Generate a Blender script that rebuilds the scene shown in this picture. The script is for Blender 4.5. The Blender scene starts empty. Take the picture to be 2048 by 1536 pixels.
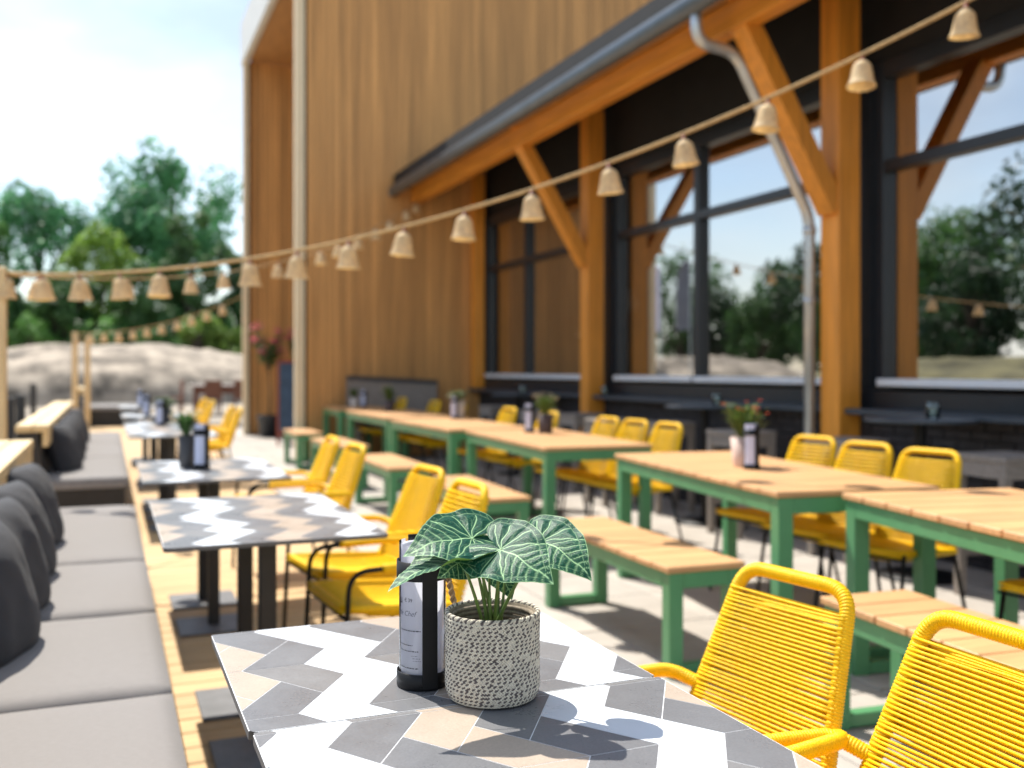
import bpy, bmesh, math, random
import numpy as np
from mathutils import Vector, Matrix, noise
random.seed(7)
R = math.radians
scn = bpy.context.scene
COL = scn.collection

# ------------------------------------------------------------------ camera, sky, sun, exposure
F, CAMH, VX, HY = 1950.0, 1.27, 215.0, 738.0          # focal length in photo pixels, eye height, vanishing point x, horizon y
TH = math.atan((1024 - VX) / F)
SN, CS = math.sin(TH), math.cos(TH)
cam_d = bpy.data.cameras.new('camera'); cam = bpy.data.objects.new('camera', cam_d); COL.objects.link(cam)
cam.location = (0, 0, CAMH); cam.rotation_euler = (R(90), 0, -TH)
cam_d.sensor_width = 36; cam_d.lens = F / 2048 * 36
cam_d.shift_y = -(768 - HY) / 2048
cam_d.clip_start = .05; cam_d.clip_end = 2000
cam_d.dof.use_dof = True; cam_d.dof.focus_distance = 1.50; cam_d.dof.aperture_fstop = 2.8; cam_d.dof.aperture_blades = 0
scn.camera = cam
SUN_AZ, SUN_EL = 18.0, 58.0                            # sun stands left of +Y by SUN_AZ
wd = bpy.data.worlds.new('World'); scn.world = wd; wd.use_nodes = True
nt = wd.node_tree; nt.nodes.clear()
N = nt.nodes.new; Lk = nt.links.new
sky = N('ShaderNodeTexSky'); sky.sky_type = 'NISHITA'; sky.sun_disc = False
sky.sun_elevation = R(SUN_EL); sky.sun_rotation = R(-SUN_AZ); sky.air_density = 1.1; sky.dust_density = .7; sky.ozone_density = 1.2
tc = N('ShaderNodeTexCoord'); mp = N('ShaderNodeMapping'); mp.inputs['Scale'].default_value = (1, 1, 2.4)
n1 = N('ShaderNodeTexNoise'); n1.inputs['Scale'].default_value = 2.6; n1.inputs['Detail'].default_value = 7; n1.inputs['Roughness'].default_value = .56
cr = N('ShaderNodeValToRGB'); cr.color_ramp.elements[0].position = .34; cr.color_ramp.elements[1].position = .60
n2 = N('ShaderNodeTexNoise'); n2.inputs['Scale'].default_value = 3.2; n2.inputs['Detail'].default_value = 6
cc = N('ShaderNodeMix'); cc.data_type = 'RGBA'; cc.inputs[6].default_value = (3.4, 3.7, 4.2, 1); cc.inputs[7].default_value = (6.4, 6.8, 7.1, 1)
mx = N('ShaderNodeMix'); mx.data_type = 'RGBA'
mul = N('ShaderNodeMath'); mul.operation = 'MULTIPLY'; mul.inputs[1].default_value = .60
bg = N('ShaderNodeBackground'); bg.inputs['Strength'].default_value = .12
out = N('ShaderNodeOutputWorld')
Lk(tc.outputs['Generated'], mp.inputs['Vector']); Lk(mp.outputs[0], n1.inputs['Vector']); Lk(mp.outputs[0], n2.inputs['Vector'])
Lk(n1.outputs['Fac'], cr.inputs[0]); Lk(cr.outputs[0], mul.inputs[0]); mr0 = N('ShaderNodeMapRange'); mr0.inputs['From Min'].default_value = .36; mr0.inputs['From Max'].default_value = .60; Lk(n2.outputs['Fac'], mr0.inputs[0]); Lk(mr0.outputs[0], cc.inputs[0])
Lk(mul.outputs[0], mx.inputs[0]); Lk(sky.outputs[0], mx.inputs[6]); Lk(cc.outputs[2], mx.inputs[7]); Lk(mx.outputs[2], bg.inputs['Color']); Lk(bg.outputs[0], out.inputs[0])
sd = bpy.data.lights.new('sun', 'SUN'); sun = bpy.data.objects.new('sun', sd); COL.objects.link(sun)
sd.energy = 4.3; sd.angle = R(.55); sd.color = (1, .95, .86)
a, e = R(SUN_AZ), R(SUN_EL)
sun.rotation_euler = Vector((math.sin(a) * math.cos(e), -math.cos(a) * math.cos(e), -math.sin(e))).to_track_quat('-Z', 'Y').to_euler()
sun.location = (-3, 12, 15)
vs = scn.view_settings; vs.view_transform = 'Standard'; vs.look = 'None'; vs.gamma = 1; vs.exposure = .88; vs.use_curve_mapping = False
scn.render.engine = 'CYCLES'
scn.render.resolution_x, scn.render.resolution_y = 1024, 768

# ------------------------------------------------------------------ photo pixel -> place
def P(x, y, z):                                        # a pixel on the horizontal plane at height z
    d = F * (CAMH - z) / (y - HY); l = (x - 1024) / F * d
    return (d * SN + l * CS, d * CS - l * SN, z)
def W(x, y, d):                                        # a pixel at distance d
    l = (x - 1024) / F * d
    return Vector((d * SN + l * CS, d * CS - l * SN, CAMH + (HY - y) / F * d))
def camvec(r, u, t):                                   # right, up, towards the camera
    return Vector((r * CS - t * SN, -r * SN - t * CS, u))

# ------------------------------------------------------------------ materials
def lin(r, g, b):
    f = lambda v: (v / 255 / 12.92) if v / 255 <= .04045 else ((v / 255 + .055) / 1.055) ** 2.4
    return (f(r), f(g), f(b))
MATS = {}
def M(name, col, rough=.55, metal=0., var=.12, scale=6., stretch=(1, 1, 1), rnd=0., bump=0., bscale=None, spec=.5, col2=None, sheen=0., trans=0., detail=5, thr=None, rvar=0.):
    m = bpy.data.materials.new(name); m.use_nodes = True; t = m.node_tree; ns = t.nodes; ln = t.links
    b = ns['Principled BSDF']; b.inputs['Roughness'].default_value = rough; b.inputs['Metallic'].default_value = metal
    b.inputs['Specular IOR Level'].default_value = spec
    if sheen: b.inputs['Sheen Weight'].default_value = sheen
    co = ns.new('ShaderNodeTexCoord'); oi = ns.new('ShaderNodeObjectInfo')
    ad = ns.new('ShaderNodeVectorMath'); ad.operation = 'MULTIPLY_ADD'; ad.inputs[1].default_value = (9.7, 5.3, 7.1)
    sc = ns.new('ShaderNodeVectorMath'); sc.operation = 'MULTIPLY'; sc.inputs[1].default_value = stretch
    cv = ns.new('ShaderNodeCombineXYZ')
    for i in range(3): ln.new(oi.outputs['Random'], cv.inputs[i])
    ln.new(cv.outputs[0], ad.inputs[0]); ln.new(co.outputs['Object'], sc.inputs[0]); ln.new(sc.outputs[0], ad.inputs[2])
    nz = ns.new('ShaderNodeTexNoise'); nz.inputs['Scale'].default_value = scale; nz.inputs['Detail'].default_value = detail; nz.inputs['Roughness'].default_value = .6
    ln.new(ad.outputs[0], nz.inputs['Vector'])
    rp = ns.new('ShaderNodeValToRGB')
    lo, hi = thr or (.3, .7)
    rp.color_ramp.elements[0].position = lo; rp.color_ramp.elements[1].position = hi
    c2 = col2 or tuple(min(1, v * (1 + var)) for v in col); c1 = col if col2 else tuple(v * (1 - var) for v in col)
    rp.color_ramp.elements[0].color = (*c1, 1); rp.color_ramp.elements[1].color = (*c2, 1)
    ln.new(nz.outputs['Fac'], rp.inputs[0]); outc = rp.outputs[0]
    if rnd:
        hs = ns.new('ShaderNodeHueSaturation'); mr = ns.new('ShaderNodeMapRange')
        mr.inputs['To Min'].default_value = 1 - rnd; mr.inputs['To Max'].default_value = 1 + rnd
        ln.new(oi.outputs['Random'], mr.inputs[0]); ln.new(mr.outputs[0], hs.inputs['Value']); ln.new(outc, hs.inputs['Color']); outc = hs.outputs[0]
    ln.new(outc, b.inputs['Base Color'])
    if rvar:
        nr = ns.new('ShaderNodeTexNoise'); nr.inputs['Scale'].default_value = 9; nr.inputs['Detail'].default_value = 8; nr.inputs['Roughness'].default_value = .7; m2 = ns.new('ShaderNodeMapRange')
        m2.inputs['From Min'].default_value = .35; m2.inputs['From Max'].default_value = .7; m2.inputs['To Min'].default_value = rough - rvar; m2.inputs['To Max'].default_value = rough + rvar
        ln.new(co.outputs['Object'], nr.inputs['Vector']); ln.new(nr.outputs['Fac'], m2.inputs[0]); ln.new(m2.outputs[0], b.inputs['Roughness'])
    if bump:
        bp = ns.new('ShaderNodeBump'); bp.inputs['Strength'].default_value = bump; bp.inputs['Distance'].default_value = .01
        if bscale:
            nb = ns.new('ShaderNodeTexNoise'); nb.inputs['Scale'].default_value = bscale; nb.inputs['Detail'].default_value = 4
            ln.new(ad.outputs[0], nb.inputs['Vector']); ln.new(nb.outputs['Fac'], bp.inputs['Height'])
        else: ln.new(nz.outputs['Fac'], bp.inputs['Height'])
        ln.new(bp.outputs[0], b.inputs['Normal'])
    if trans:
        tr = ns.new('ShaderNodeBsdfTranslucent'); ms = ns.new('ShaderNodeMixShader'); ms.inputs[0].default_value = trans
        ln.new(outc, tr.inputs[0]); ln.new(b.outputs[0], ms.inputs[1]); ln.new(tr.outputs[0], ms.inputs[2]); ln.new(ms.outputs[0], ns['Material Output'].inputs[0])
    MATS[name] = m
    return m
YEL = (.92, .535, .003)
M('yellow_rope', YEL, .42, var=.10, scale=60, rnd=.04, bump=.25, bscale=350, spec=.3)
M('yellow_cord', (.94, .55, .004), .42, var=.16, scale=90, bump=.3, bscale=420, spec=.3)
M('black_steel', (.009, .009, .010), .45, var=.2, scale=20, spec=.25)
M('dark_steel', (.022, .021, .021), .5, var=.2, scale=15)
M('base_plate', (.15, .15, .155), .5, var=.2, scale=10)
M('green_paint', (.088, .27, .12), .38, var=.06, scale=9, rnd=.02)
M('teak', (.56, .31, .135), .55, var=.2, scale=3, stretch=(1.2, 22, 22), rnd=.09, bump=.15)
M('teak_y', (.56, .31, .135), .55, var=.2, scale=3, stretch=(22, 1.2, 22), rnd=.09, bump=.15)
M('deck_wood', (.54, .355, .17), .65, var=.22, scale=2.5, stretch=(1, 22, 22), rnd=.10, bump=.2)
M('pine', (.66, .50, .27), .6, var=.2, scale=3, stretch=(20, 1, 20), rnd=.06, bump=.15)
M('pine_post', (.68, .50, .27), .6, var=.2, scale=3, stretch=(20, 20, 1), rnd=.05, bump=.15)
M('pale_post', (.74, .60, .39), .6, var=.1, scale=3, stretch=(20, 20, 1), rnd=.05, bump=.1)
M('cladding', (.60, .305, .098), .6, var=.26, scale=1.3, stretch=(26, 26, .6), rnd=.18, bump=.2)
M('glulam_z', (.70, .275, .03), .5, var=.22, scale=2.2, stretch=(14, 14, .8), rnd=.08, bump=.12)
M('glulam_y', (.70, .275, .03), .5, var=.22, scale=2.2, stretch=(14, .8, 14), rnd=.08, bump=.12)
M('soffit_wood', (.40, .21, .08), .6, var=.2, scale=2, stretch=(12, 1, 12), rnd=.1)
M('roof_dark', (.009, .009, .010), .7, var=.3, scale=4)
M('frame_dark', (.017, .021, .027), .35, var=.1, scale=8)
M('ledge_metal', (.05, .065, .082), .42, var=.15, scale=8)
M('sill_white', (.78, .81, .85), .35, var=.06, scale=8)
M('zinc', (.52, .57, .60), .35, metal=.75, var=.12, scale=5, bump=.05)
M('gutter_metal', (.10, .12, .14), .3, metal=.5, var=.15, scale=5)
M('fascia_white', (.66, .66, .62), .5, var=.06, scale=2)
M('brick_dark', (.030, .026, .028), .75, var=.4, scale=14, bump=.3)
M('mortar', (.02, .019, .02), .9)
M('paving', (.40, .36, .315), .8, var=.10, scale=5, rnd=.06, bump=.15, bscale=90)
M('soil', (.30, .255, .20), .95, var=.3, scale=.6, bump=.4, bscale=20)
M('gravel', (.30, .25, .195), .95, var=.75, scale=1.1, bump=.9, bscale=12, detail=8)
M('gravel_stone', (.42, .37, .31), .9, var=.4, scale=3)
M('grass', (.13, .115, .05), .95, var=.7, scale=.9, bump=.5, bscale=20)
M('couch_fabric', (.215, .197, .185), .9, var=.15, scale=55, stretch=(1, 14, 1), bump=.12, bscale=500, sheen=.15)
M('pillow_fabric', (.026, .027, .033), .85, var=.14, scale=10, bump=.25, bscale=260, sheen=.08)
M('couch_black', (.016, .015, .016), .6, var=.25, scale=8)
M('paper', (.88, .88, .93), .6, var=.02, scale=8, trans=.6)
M('ink', (.03, .03, .05), .7)
M('ink_light', (.25, .25, .30), .7)
M('menu_sheet', (.55, .58, .74), .45, var=.04, scale=8)
M('jute', (.42, .26, .13), .85, var=.25, scale=120, bump=.3)
M('cable_rope', (.50, .33, .15), .85, var=.2, scale=40, bump=.3)
M('rattan', (.88, .70, .44), .6, var=.2, scale=30, trans=.5, bump=.2)
M('socket', (.25, .06, .03), .5)
M('bulb', (.8, .7, .5), .2)
M('print_base', (.80, .81, .83), .30, var=.02, scale=8)
M('print_white', (.64, .67, .71), .34, rvar=.12, var=.02, scale=20)
M('print_grey', (.155, .155, .162), .36, rvar=.12, var=.12, scale=260, detail=2)
M('print_grey2', (.185, .180, .180), .36, rvar=.12, var=.12, scale=260, detail=2)
M('print_beige', (.42, .34, .27), .36, rvar=.12, var=.10, scale=260, detail=2)
M('table_edge', (.12, .115, .11), .45)
M('straw_cream', (.62, .565, .46), .85, var=.18, scale=150, bump=.3)
M('straw_dark', (.11, .093, .088), .85, var=.25, scale=150, bump=.3)
M('basket_inner', (.25, .205, .15), .9, var=.4, scale=120)
M('stem_green', (.10, .17, .035), .45, var=.3, scale=40)
M('potting_soil', (.03, .022, .016), .95, var=.5, scale=80, bump=.5)
M('pot_grey', (.06, .058, .06), .6)
M('pot_brown', (.07, .045, .04), .55)
M('pot_pink', (.60, .45, .38), .5)
M('pot_cream', (.55, .48, .42), .5)
M('pot_black', (.02, .021, .024), .5)
for nm, c in dict(herb=(.10, .16, .03), leafy=(.06, .14, .035), sage=(.13, .17, .09)).items(): M('foliage_' + nm, c, .5, var=.5, scale=30, trans=.3)
M('flower_red', (.55, .07, .03), .6, var=.3, scale=30, trans=.3)
M('flower_pink', (.75, .13, .22), .6, var=.3, scale=30, trans=.3)
M('flower_cream', (.75, .62, .42), .6, var=.2, scale=30, trans=.3)
M('weathered', (.27, .235, .205), .75, var=.25, scale=4, stretch=(3, 16, 16), rnd=.08, bump=.2)
M('board_red', (.30, .06, .03), .5)
M('board_blue', (.05, .085, .14), .45, var=.3, scale=5)
M('bark', (.08, .06, .045), .9, var=.4, scale=6)
M('rust_wood', (.17, .065, .035), .7, var=.3, scale=6)
M('flag_white', (.78, .76, .86), .7, trans=.5)
M('flag_grey', (.22, .23, .27), .7, trans=.2)
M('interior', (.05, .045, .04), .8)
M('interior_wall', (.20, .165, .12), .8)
M('lamp_white', (.75, .72, .66), .5)
for i, c in enumerate([(.13, .28, .065), (.09, .27, .11), (.20, .32, .05), (.075, .17, .045), (.03, .07, .028)]):
    M('tree_leaf%d' % i, c, .55, var=.5, scale=.5, rnd=.12, trans=.42)

def glassmat(name, tint, fac_lo, ior, rough=0.0):
    m = bpy.data.materials.new(name); m.use_nodes = True; t = m.node_tree; t.nodes.clear()
    o = t.nodes.new('ShaderNodeOutputMaterial'); mxs = t.nodes.new('ShaderNodeMixShader')
    tr = t.nodes.new('ShaderNodeBsdfTransparent'); tr.inputs[0].default_value = (*tint, 1)
    gl = t.nodes.new('ShaderNodeBsdfGlossy'); gl.inputs['Roughness'].default_value = rough; gl.inputs[0].default_value = (1, 1, 1, 1)
    fr = t.nodes.new('ShaderNodeFresnel'); fr.inputs[0].default_value = ior
    t.links.new(fr.outputs[0], mxs.inputs[0]); t.links.new(tr.outputs[0], mxs.inputs[1]); t.links.new(gl.outputs[0], mxs.inputs[2]); t.links.new(mxs.outputs[0], o.inputs[0])
    MATS[name] = m
glassmat('window_glass', (.50, .51, .50), 0, 7.0)
glassmat('clear_tube', (.96, .97, .99), 0, 1.35, .02)
glassmat('jar_glass', (.82, .9, .9), 0, 1.6, .02)
def emis(name, col, st):
    m = bpy.data.materials.new(name); m.use_nodes = True; b = m.node_tree.nodes['Principled BSDF']
    b.inputs['Base Color'].default_value = (*col, 1); b.inputs['Emission Color'].default_value = (*col, 1); b.inputs['Emission Strength'].default_value = st
    MATS[name] = m
emis('warm_bulb', (1, .55, .2), 6)
# leaf with pale veins (vertex attribute "vein" marks where the vein pigment is)
m = bpy.data.materials.new('alocasia_leaf'); m.use_nodes = True; t = m.node_tree; ns = t.nodes; ln = t.links; b = ns['Principled BSDF']
at = ns.new('ShaderNodeAttribute'); at.attribute_name = 'vein'
nz = ns.new('ShaderNodeTexNoise'); nz.inputs['Scale'].default_value = 45; nz.inputs['Detail'].default_value = 4
rp = ns.new('ShaderNodeValToRGB'); rp.color_ramp.elements[0].color = (.003, .036, .024, 1); rp.color_ramp.elements[1].color = (.011, .095, .055, 1)
rp.color_ramp.elements[0].position = .35; rp.color_ramp.elements[1].position = .7
mx = ns.new('ShaderNodeMix'); mx.data_type = 'RGBA'; mx.inputs[7].default_value = (.46, .72, .36, 1)
geo = ns.new('ShaderNodeNewGeometry'); mb2 = ns.new('ShaderNodeMix'); mb2.data_type = 'RGBA'; mb2.inputs[7].default_value = (.13, .24, .05, 1)
ln.new(nz.outputs['Fac'], rp.inputs[0]); ln.new(at.outputs['Fac'], mx.inputs[0]); ln.new(rp.outputs[0], mx.inputs[6])
ln.new(geo.outputs['Backfacing'], mb2.inputs[0]); ln.new(mx.outputs[2], mb2.inputs[6]); ln.new(mb2.outputs[2], b.inputs['Base Color'])
b.inputs['Roughness'].default_value = .40; b.inputs['Specular IOR Level'].default_value = .15
bp = ns.new('ShaderNodeBump'); bp.inputs['Strength'].default_value = .25; bp.inputs['Distance'].default_value = .004
ln.new(nz.outputs['Fac'], bp.inputs['Height']); ln.new(bp.outputs[0], b.inputs['Normal'])
tr = ns.new('ShaderNodeBsdfTranslucent'); tr.inputs[0].default_value = (.10, .26, .03, 1); ms = ns.new('ShaderNodeMixShader'); ms.inputs[0].default_value = .06
ln.new(b.outputs[0], ms.inputs[1]); ln.new(tr.outputs[0], ms.inputs[2]); ln.new(ms.outputs[0], ns['Material Output'].inputs[0])
MATS['alocasia_leaf'] = m

# ------------------------------------------------------------------ mesh helpers
class MB:
    def __init__(s): s.v = []; s.f = []; s.mi = []
    def add(s, vs, fs, mi=0):
        o = len(s.v); s.v += [tuple(p) for p in vs]; s.f += [tuple(i + o for i in f) for f in fs]; s.mi += [mi] * len(fs); return s
    def box(s, x0, y0, z0, x1, y1, z1, bev=0, mi=0):
        x0, x1 = sorted((x0, x1)); y0, y1 = sorted((y0, y1)); z0, z1 = sorted((z0, z1))
        if not bev:
            v = [(x, y, z) for z in (z0, z1) for y in (y0, y1) for x in (x0, x1)]
            return s.add(v, [(0, 2, 3, 1), (4, 5, 7, 6), (0, 1, 5, 4), (2, 6, 7, 3), (0, 4, 6, 2), (1, 3, 7, 5)], mi)
        bm = bmesh.new(); bmesh.ops.create_cube(bm, size=1)
        for q in bm.verts: q.co = Vector(((x0 + x1) / 2 + q.co.x * (x1 - x0), (y0 + y1) / 2 + q.co.y * (y1 - y0), (z0 + z1) / 2 + q.co.z * (z1 - z0)))
        bmesh.ops.bevel(bm, geom=bm.edges[:], offset=bev, segments=2 if bev > .008 else 1, affect='EDGES', profile=.5)
        bm.verts.index_update()
        s.add([q.co[:] for q in bm.verts], [[q.index for q in f.verts] for f in bm.faces], mi); bm.free(); return s
    def bar(s, p0, p1, w, h, up=(0, 0, 1), mi=0):      # square bar from p0 to p1
        p0, p1 = Vector(p0), Vector(p1); d = (p1 - p0).normalized(); sd = d.cross(Vector(up)).normalized(); u = sd.cross(d)
        v = [p + sd * (w / 2 * i) + u * (h / 2 * j) for p in (p0, p1) for j in (-1, 1) for i in (-1, 1)]
        return s.add(v, [(0, 2, 3, 1), (4, 5, 7, 6), (0, 1, 5, 4), (2, 6, 7, 3), (0, 4, 6, 2), (1, 3, 7, 5)], mi)
    def tube(s, pts, r, seg=8, caps=True, mi=0):
        pts = [Vector(p) for p in pts]; n = len(pts); rs = r if isinstance(r, (list, tuple)) else [r] * n
        t0 = (pts[1] - pts[0]).normalized(); u = t0.orthogonal().normalized(); vs = []
        for i, p in enumerate(pts):
            t = (pts[min(i + 1, n - 1)] - pts[max(i - 1, 0)]).normalized()
            u = (u - t * u.dot(t)); u = u.normalized() if u.length > 1e-6 else t.orthogonal().normalized(); w = t.cross(u)
            vs += [p + (u * math.cos(2 * math.pi * k / seg) + w * math.sin(2 * math.pi * k / seg)) * rs[i] for k in range(seg)]
        fs = [(i * seg + k, i * seg + (k + 1) % seg, (i + 1) * seg + (k + 1) % seg, (i + 1) * seg + k) for i in range(n - 1) for k in range(seg)]
        if caps: fs += [tuple(range(seg - 1, -1, -1)), tuple((n - 1) * seg + k for k in range(seg))]
        return s.add(vs, fs, mi)
    def lathe(s, prof, seg=24, c=(0, 0, 0), mi=0):     # prof: list of (radius, z)
        vs = [(c[0] + r * math.cos(2 * math.pi * k / seg), c[1] + r * math.sin(2 * math.pi * k / seg), c[2] + z) for r, z in prof for k in range(seg)]
        fs = [(i * seg + k, i * seg + (k + 1) % seg, (i + 1) * seg + (k + 1) % seg, (i + 1) * seg + k) for i in range(len(prof) - 1) for k in range(seg)]
        return s.add(vs, fs, mi)
    def mesh(s, name, mats, smooth=False):
        me = bpy.data.meshes.new(name); me.from_pydata(s.v, [], s.f)
        for m_ in (mats if isinstance(mats, (list, tuple)) else [mats]): me.materials.append(MATS[m_])
        if any(s.mi): me.polygons.foreach_set('material_index', s.mi)
        if smooth: me.polygons.foreach_set('use_smooth', [True] * len(me.polygons))
        me.update(); return me
    def build(s, name, mats, parent=None, smooth=False, world=False):
        if world and parent is not None:
            o = Vector((0, 0, 0)); p = parent
            while p is not None: o += p.location; p = p.parent
            s.v = [(x - o.x, y - o.y, z - o.z) for x, y, z in s.v]
        return link(name, s.mesh(name, mats, smooth), parent)
def link(name, me, parent=None, loc=None, rz=None):
    o = bpy.data.objects.new(name, me); COL.objects.link(o)
    if parent is not None: o.parent = parent
    if loc is not None: o.location = loc
    if rz is not None: o.rotation_euler.z = rz
    return o
def tag(o, label=None, cat=None, group=None, kind=None):
    if label: o['label'] = label
    if cat: o['category'] = cat
    if group: o['group'] = group
    if kind: o['kind'] = kind
    return o
def thing(name, label, cat, loc=(0, 0, 0), rz=0, group=None):
    o = link(name, None, None, loc, rz); o.empty_display_size = .2
    return tag(o, label, cat, group)
def copy_tree(o, parent=None):
    c = o.copy(); COL.objects.link(c); c.parent = parent
    for ch in list(o.children): copy_tree(ch, c)
    return c
def place(proto, first, loc, rz, label, group):
    o = proto if first else copy_tree(proto)
    o.location = loc; o.rotation_euler.z = rz; o['label'] = label; o['group'] = group
    return o
def struct(name, mb, mats, smooth=False): return tag(mb.build(name, mats, None, smooth), kind='structure')
def fillet(pts, rad, n=6):
    pts = [Vector(p) for p in pts]; out = [pts[0]]
    for a_, b_, c_ in zip(pts, pts[1:], pts[2:]):
        d1 = (a_ - b_); d2 = (c_ - b_); r_ = min(rad, d1.length * .49, d2.length * .49); q0 = b_ + d1.normalized() * r_; q1 = b_ + d2.normalized() * r_
        for k in range(n + 1):
            t_ = k / n; out.append(q0 * (1 - t_) ** 2 + b_ * 2 * t_ * (1 - t_) + q1 * t_ ** 2)
    return out + [pts[-1]]
def resample(pts, step):
    pts = [Vector(p) for p in pts]; out = [pts[0]]; rem = step
    for a_, b_ in zip(pts, pts[1:]):
        L = (b_ - a_).length; pos = rem
        while pos < L: out.append(a_.lerp(b_, pos / L)); pos += step
        rem = pos - L
    out.append(pts[-1]); return out
def wrapped(mb, pts, r, pitch=.0064, amp=.0021, seg=10, spp=4):    # tube wound with cord: each turn is a ridge
    q = resample(pts, pitch / spp)
    return mb.tube(q, [r + amp * abs(math.sin(math.pi * i / spp)) for i in range(len(q))], seg)

# ================================================================== THE SETTING
g = MB(); g.add([(-500, -500, -.06), (500, -500, -.06), (500, 900, -.06), (-500, 900, -.06)], [(0, 1, 2, 3)]); struct('ground', g, 'soil')
# paving of the terrace with single slabs
pv = MB(); pv.box(1.62, -3, -.05, 9.5, 24, -.016); pave = struct('terrace_paving', pv, 'mortar')
tl = MB(); tl.box(-.297, -.297, -.05, .297, .297, 0, .004); tme = tl.mesh('paving_slab', 'paving')
for i in range(6):
    for j in range(36): link('paving_slab', tme, pave, (1.625 + .3 + i * .602, .3 + j * .602, random.uniform(-.002, .002)), 0)
# timber deck with single boards running across
dk = MB(); dk.box(-1.3, -1, -.05, 1.615, 26, -.03); deck = struct('deck', dk, 'mortar')
db = MB(); db.box(-1.45, -.068, -.028, 1.45, .068, 0, .004); dme = db.mesh('deck_board', 'deck_wood')
for j in range(186): link('deck_board', dme, deck, (.158 + random.uniform(-.006, .006), -.6 + j * .1415, random.uniform(-.001, .001)))

# gravel mounds beyond the terrace
def mound(name, cx, cy, rx, ry, h, mat, seed, n=70):
    mb = MB(); vs = []; fs = []
    for j in range(n + 1):
        for i in range(n + 1):
            u, v = i / n * 2 - 1, j / n * 2 - 1; q = noise.noise((u * 3 + seed, v * 3, seed)) * .25 + noise.noise((u * 9, v * 9 + seed, 1)) * .10 + noise.noise((u * 30, v * 30, seed)) * .05
            rr = max(0, 1 - (abs(u) ** 3 + abs(v) ** 2.2)); z = h * (rr ** .55) * (1 + q * .55) if rr > 0 else 0
            vs.append((cx + u * rx, cy + v * ry, z - .12))
    fs = [(j * (n + 1) + i, j * (n + 1) + i + 1, (j + 1) * (n + 1) + i + 1, (j + 1) * (n + 1) + i) for j in range(n) for i in range(n)]
    mb.add(vs, fs); return struct(name, mb, mat, True)
mound('gravel_mound', .2, 44, 8.2, 6, 2.35, 'gravel', 3)
mound('gravel_heap', -15, 38, 5, 4, 1.9, 'gravel', 8)
mound('grass_bank', -15, 21, 6, 10, 1.7, 'grass', 5)

# ------------------------------------------------------------------ timber-clad building
tb = thing('timber_building', 'tall brown timber-clad building with open porch, pale corner posts and white roof fascia', 'building', (2.5, 13.6, 0))
bw = .092
def cladding(wall, x0, x1, y, z0, z1):
    mb = MB(); mb.box(-bw / 2 + .0045, -.024, z0, bw / 2 - .0045, 0, z1, .004); me = mb.mesh('board', 'cladding')
    x = x0 + bw / 2
    while x < x1: link('board', me, wall, (x - tb.location.x - wall.location.x, y - tb.location.y - wall.location.y, random.uniform(0, .004))); x += bw
fw = MB().box(2.52, 13.63, 0, 10, 13.9, 8.0).build('front_wall', 'roof_dark', tb, world=True); cladding(fw, 2.56, 8.6, 13.627, .02, 7.98)
rw = MB().box(2.5, 19.33, 0, 10, 19.6, 7.2).build('rear_wall', 'roof_dark', tb, world=True); cladding(rw, 2.55, 5.6, 19.327, .02, 7.2)
sw = MB().box(5.6, 13.9, 0, 5.8, 19.3, 7.2).build('side_wall', 'cladding', tb, world=True)
sf = MB().box(2.54, 13.91, 7.2, 5.6, 19.32, 7.26).build('porch_ceiling', 'soffit_wood', tb, world=True)
MB().box(2.40, 13.56, 7.19, 2.52, 19.66, 8.02, .01).build('fascia', 'fascia_white', tb, world=True)
MB().box(2.52, 13.9, 7.98, 10, 19.6, 8.1).build('roof', 'roof_dark', tb, world=True)
MB().box(2.395, 13.54, 0, 2.517, 13.68, 7.19, .004).build('corner_post', 'pale_post', tb, world=True)
MB().box(2.40, 19.20, 0, 2.50, 19.34, 7.19, .004).build('corner_post', 'pale_post', tb, world=True)

# ------------------------------------------------------------------ glazed pavilion with timber frame
pb = thing('glazed_pavilion', 'pavilion with orange timber posts, black window frames, large reflecting panes and deep eaves', 'building', (5.1, 6, 0))
YS, YE = -1.2, 13.62
MB().box(5.12, YS, 0, 5.34, YE, .94).build('plinth_wall', 'mortar', pb, world=True)
bk = MB()
for r_ in range(15):
    y = YS + (r_ % 2) * .11
    while y < YE - .2:
        q = random.uniform(-.004, .003); bk.box(5.09 + q, y, .006 + r_ * .0625, 5.13, y + .208, .006 + r_ * .0625 + .053); y += .22
tag(bk.build('brickwork', 'brick_dark', pb, world=True), kind='stuff')
MB().box(4.93, YS, .945, 5.3, YE, .985, .006).build('ledge', 'ledge_metal', pb, world=True)
MB().box(5.15, YS, .986, 5.33, YE, 1.11).build('lower_panel', 'frame_dark', pb, world=True)
MB().box(5.22, YS, 3.5, 5.40, YE, 4.6).build('upper_panel', 'roof_dark', pb, world=True)
COLY = [1.72, 5.70, 9.68]
for y in COLY:
    c_ = MB().box(4.88, y - .1, 0, 5.08, y + .1, 4.14, .006).build('column', 'glulam_z', pb, world=True)
    st = MB(); st.bar((4.90, y, 2.43), (4.13, y, 3.70), .13, .17, (0, 1, 0)); st.build('strut', 'glulam_z', pb, world=True)
    rf = MB(); rf.bar((4.0, y, 3.93), (5.24, y, 4.42), .12, .16); rf.build('rafter', 'glulam_y', pb, world=True)
c_ = MB().box(4.98, 13.44, .99, 5.14, 13.6, 4.14, .006).build('column', 'glulam_z', pb, world=True)
MB().box(4.05, YS, 3.66, 4.19, 13.58, 3.87, .005).build('eave_beam', 'glulam_y', pb, world=True)
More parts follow.
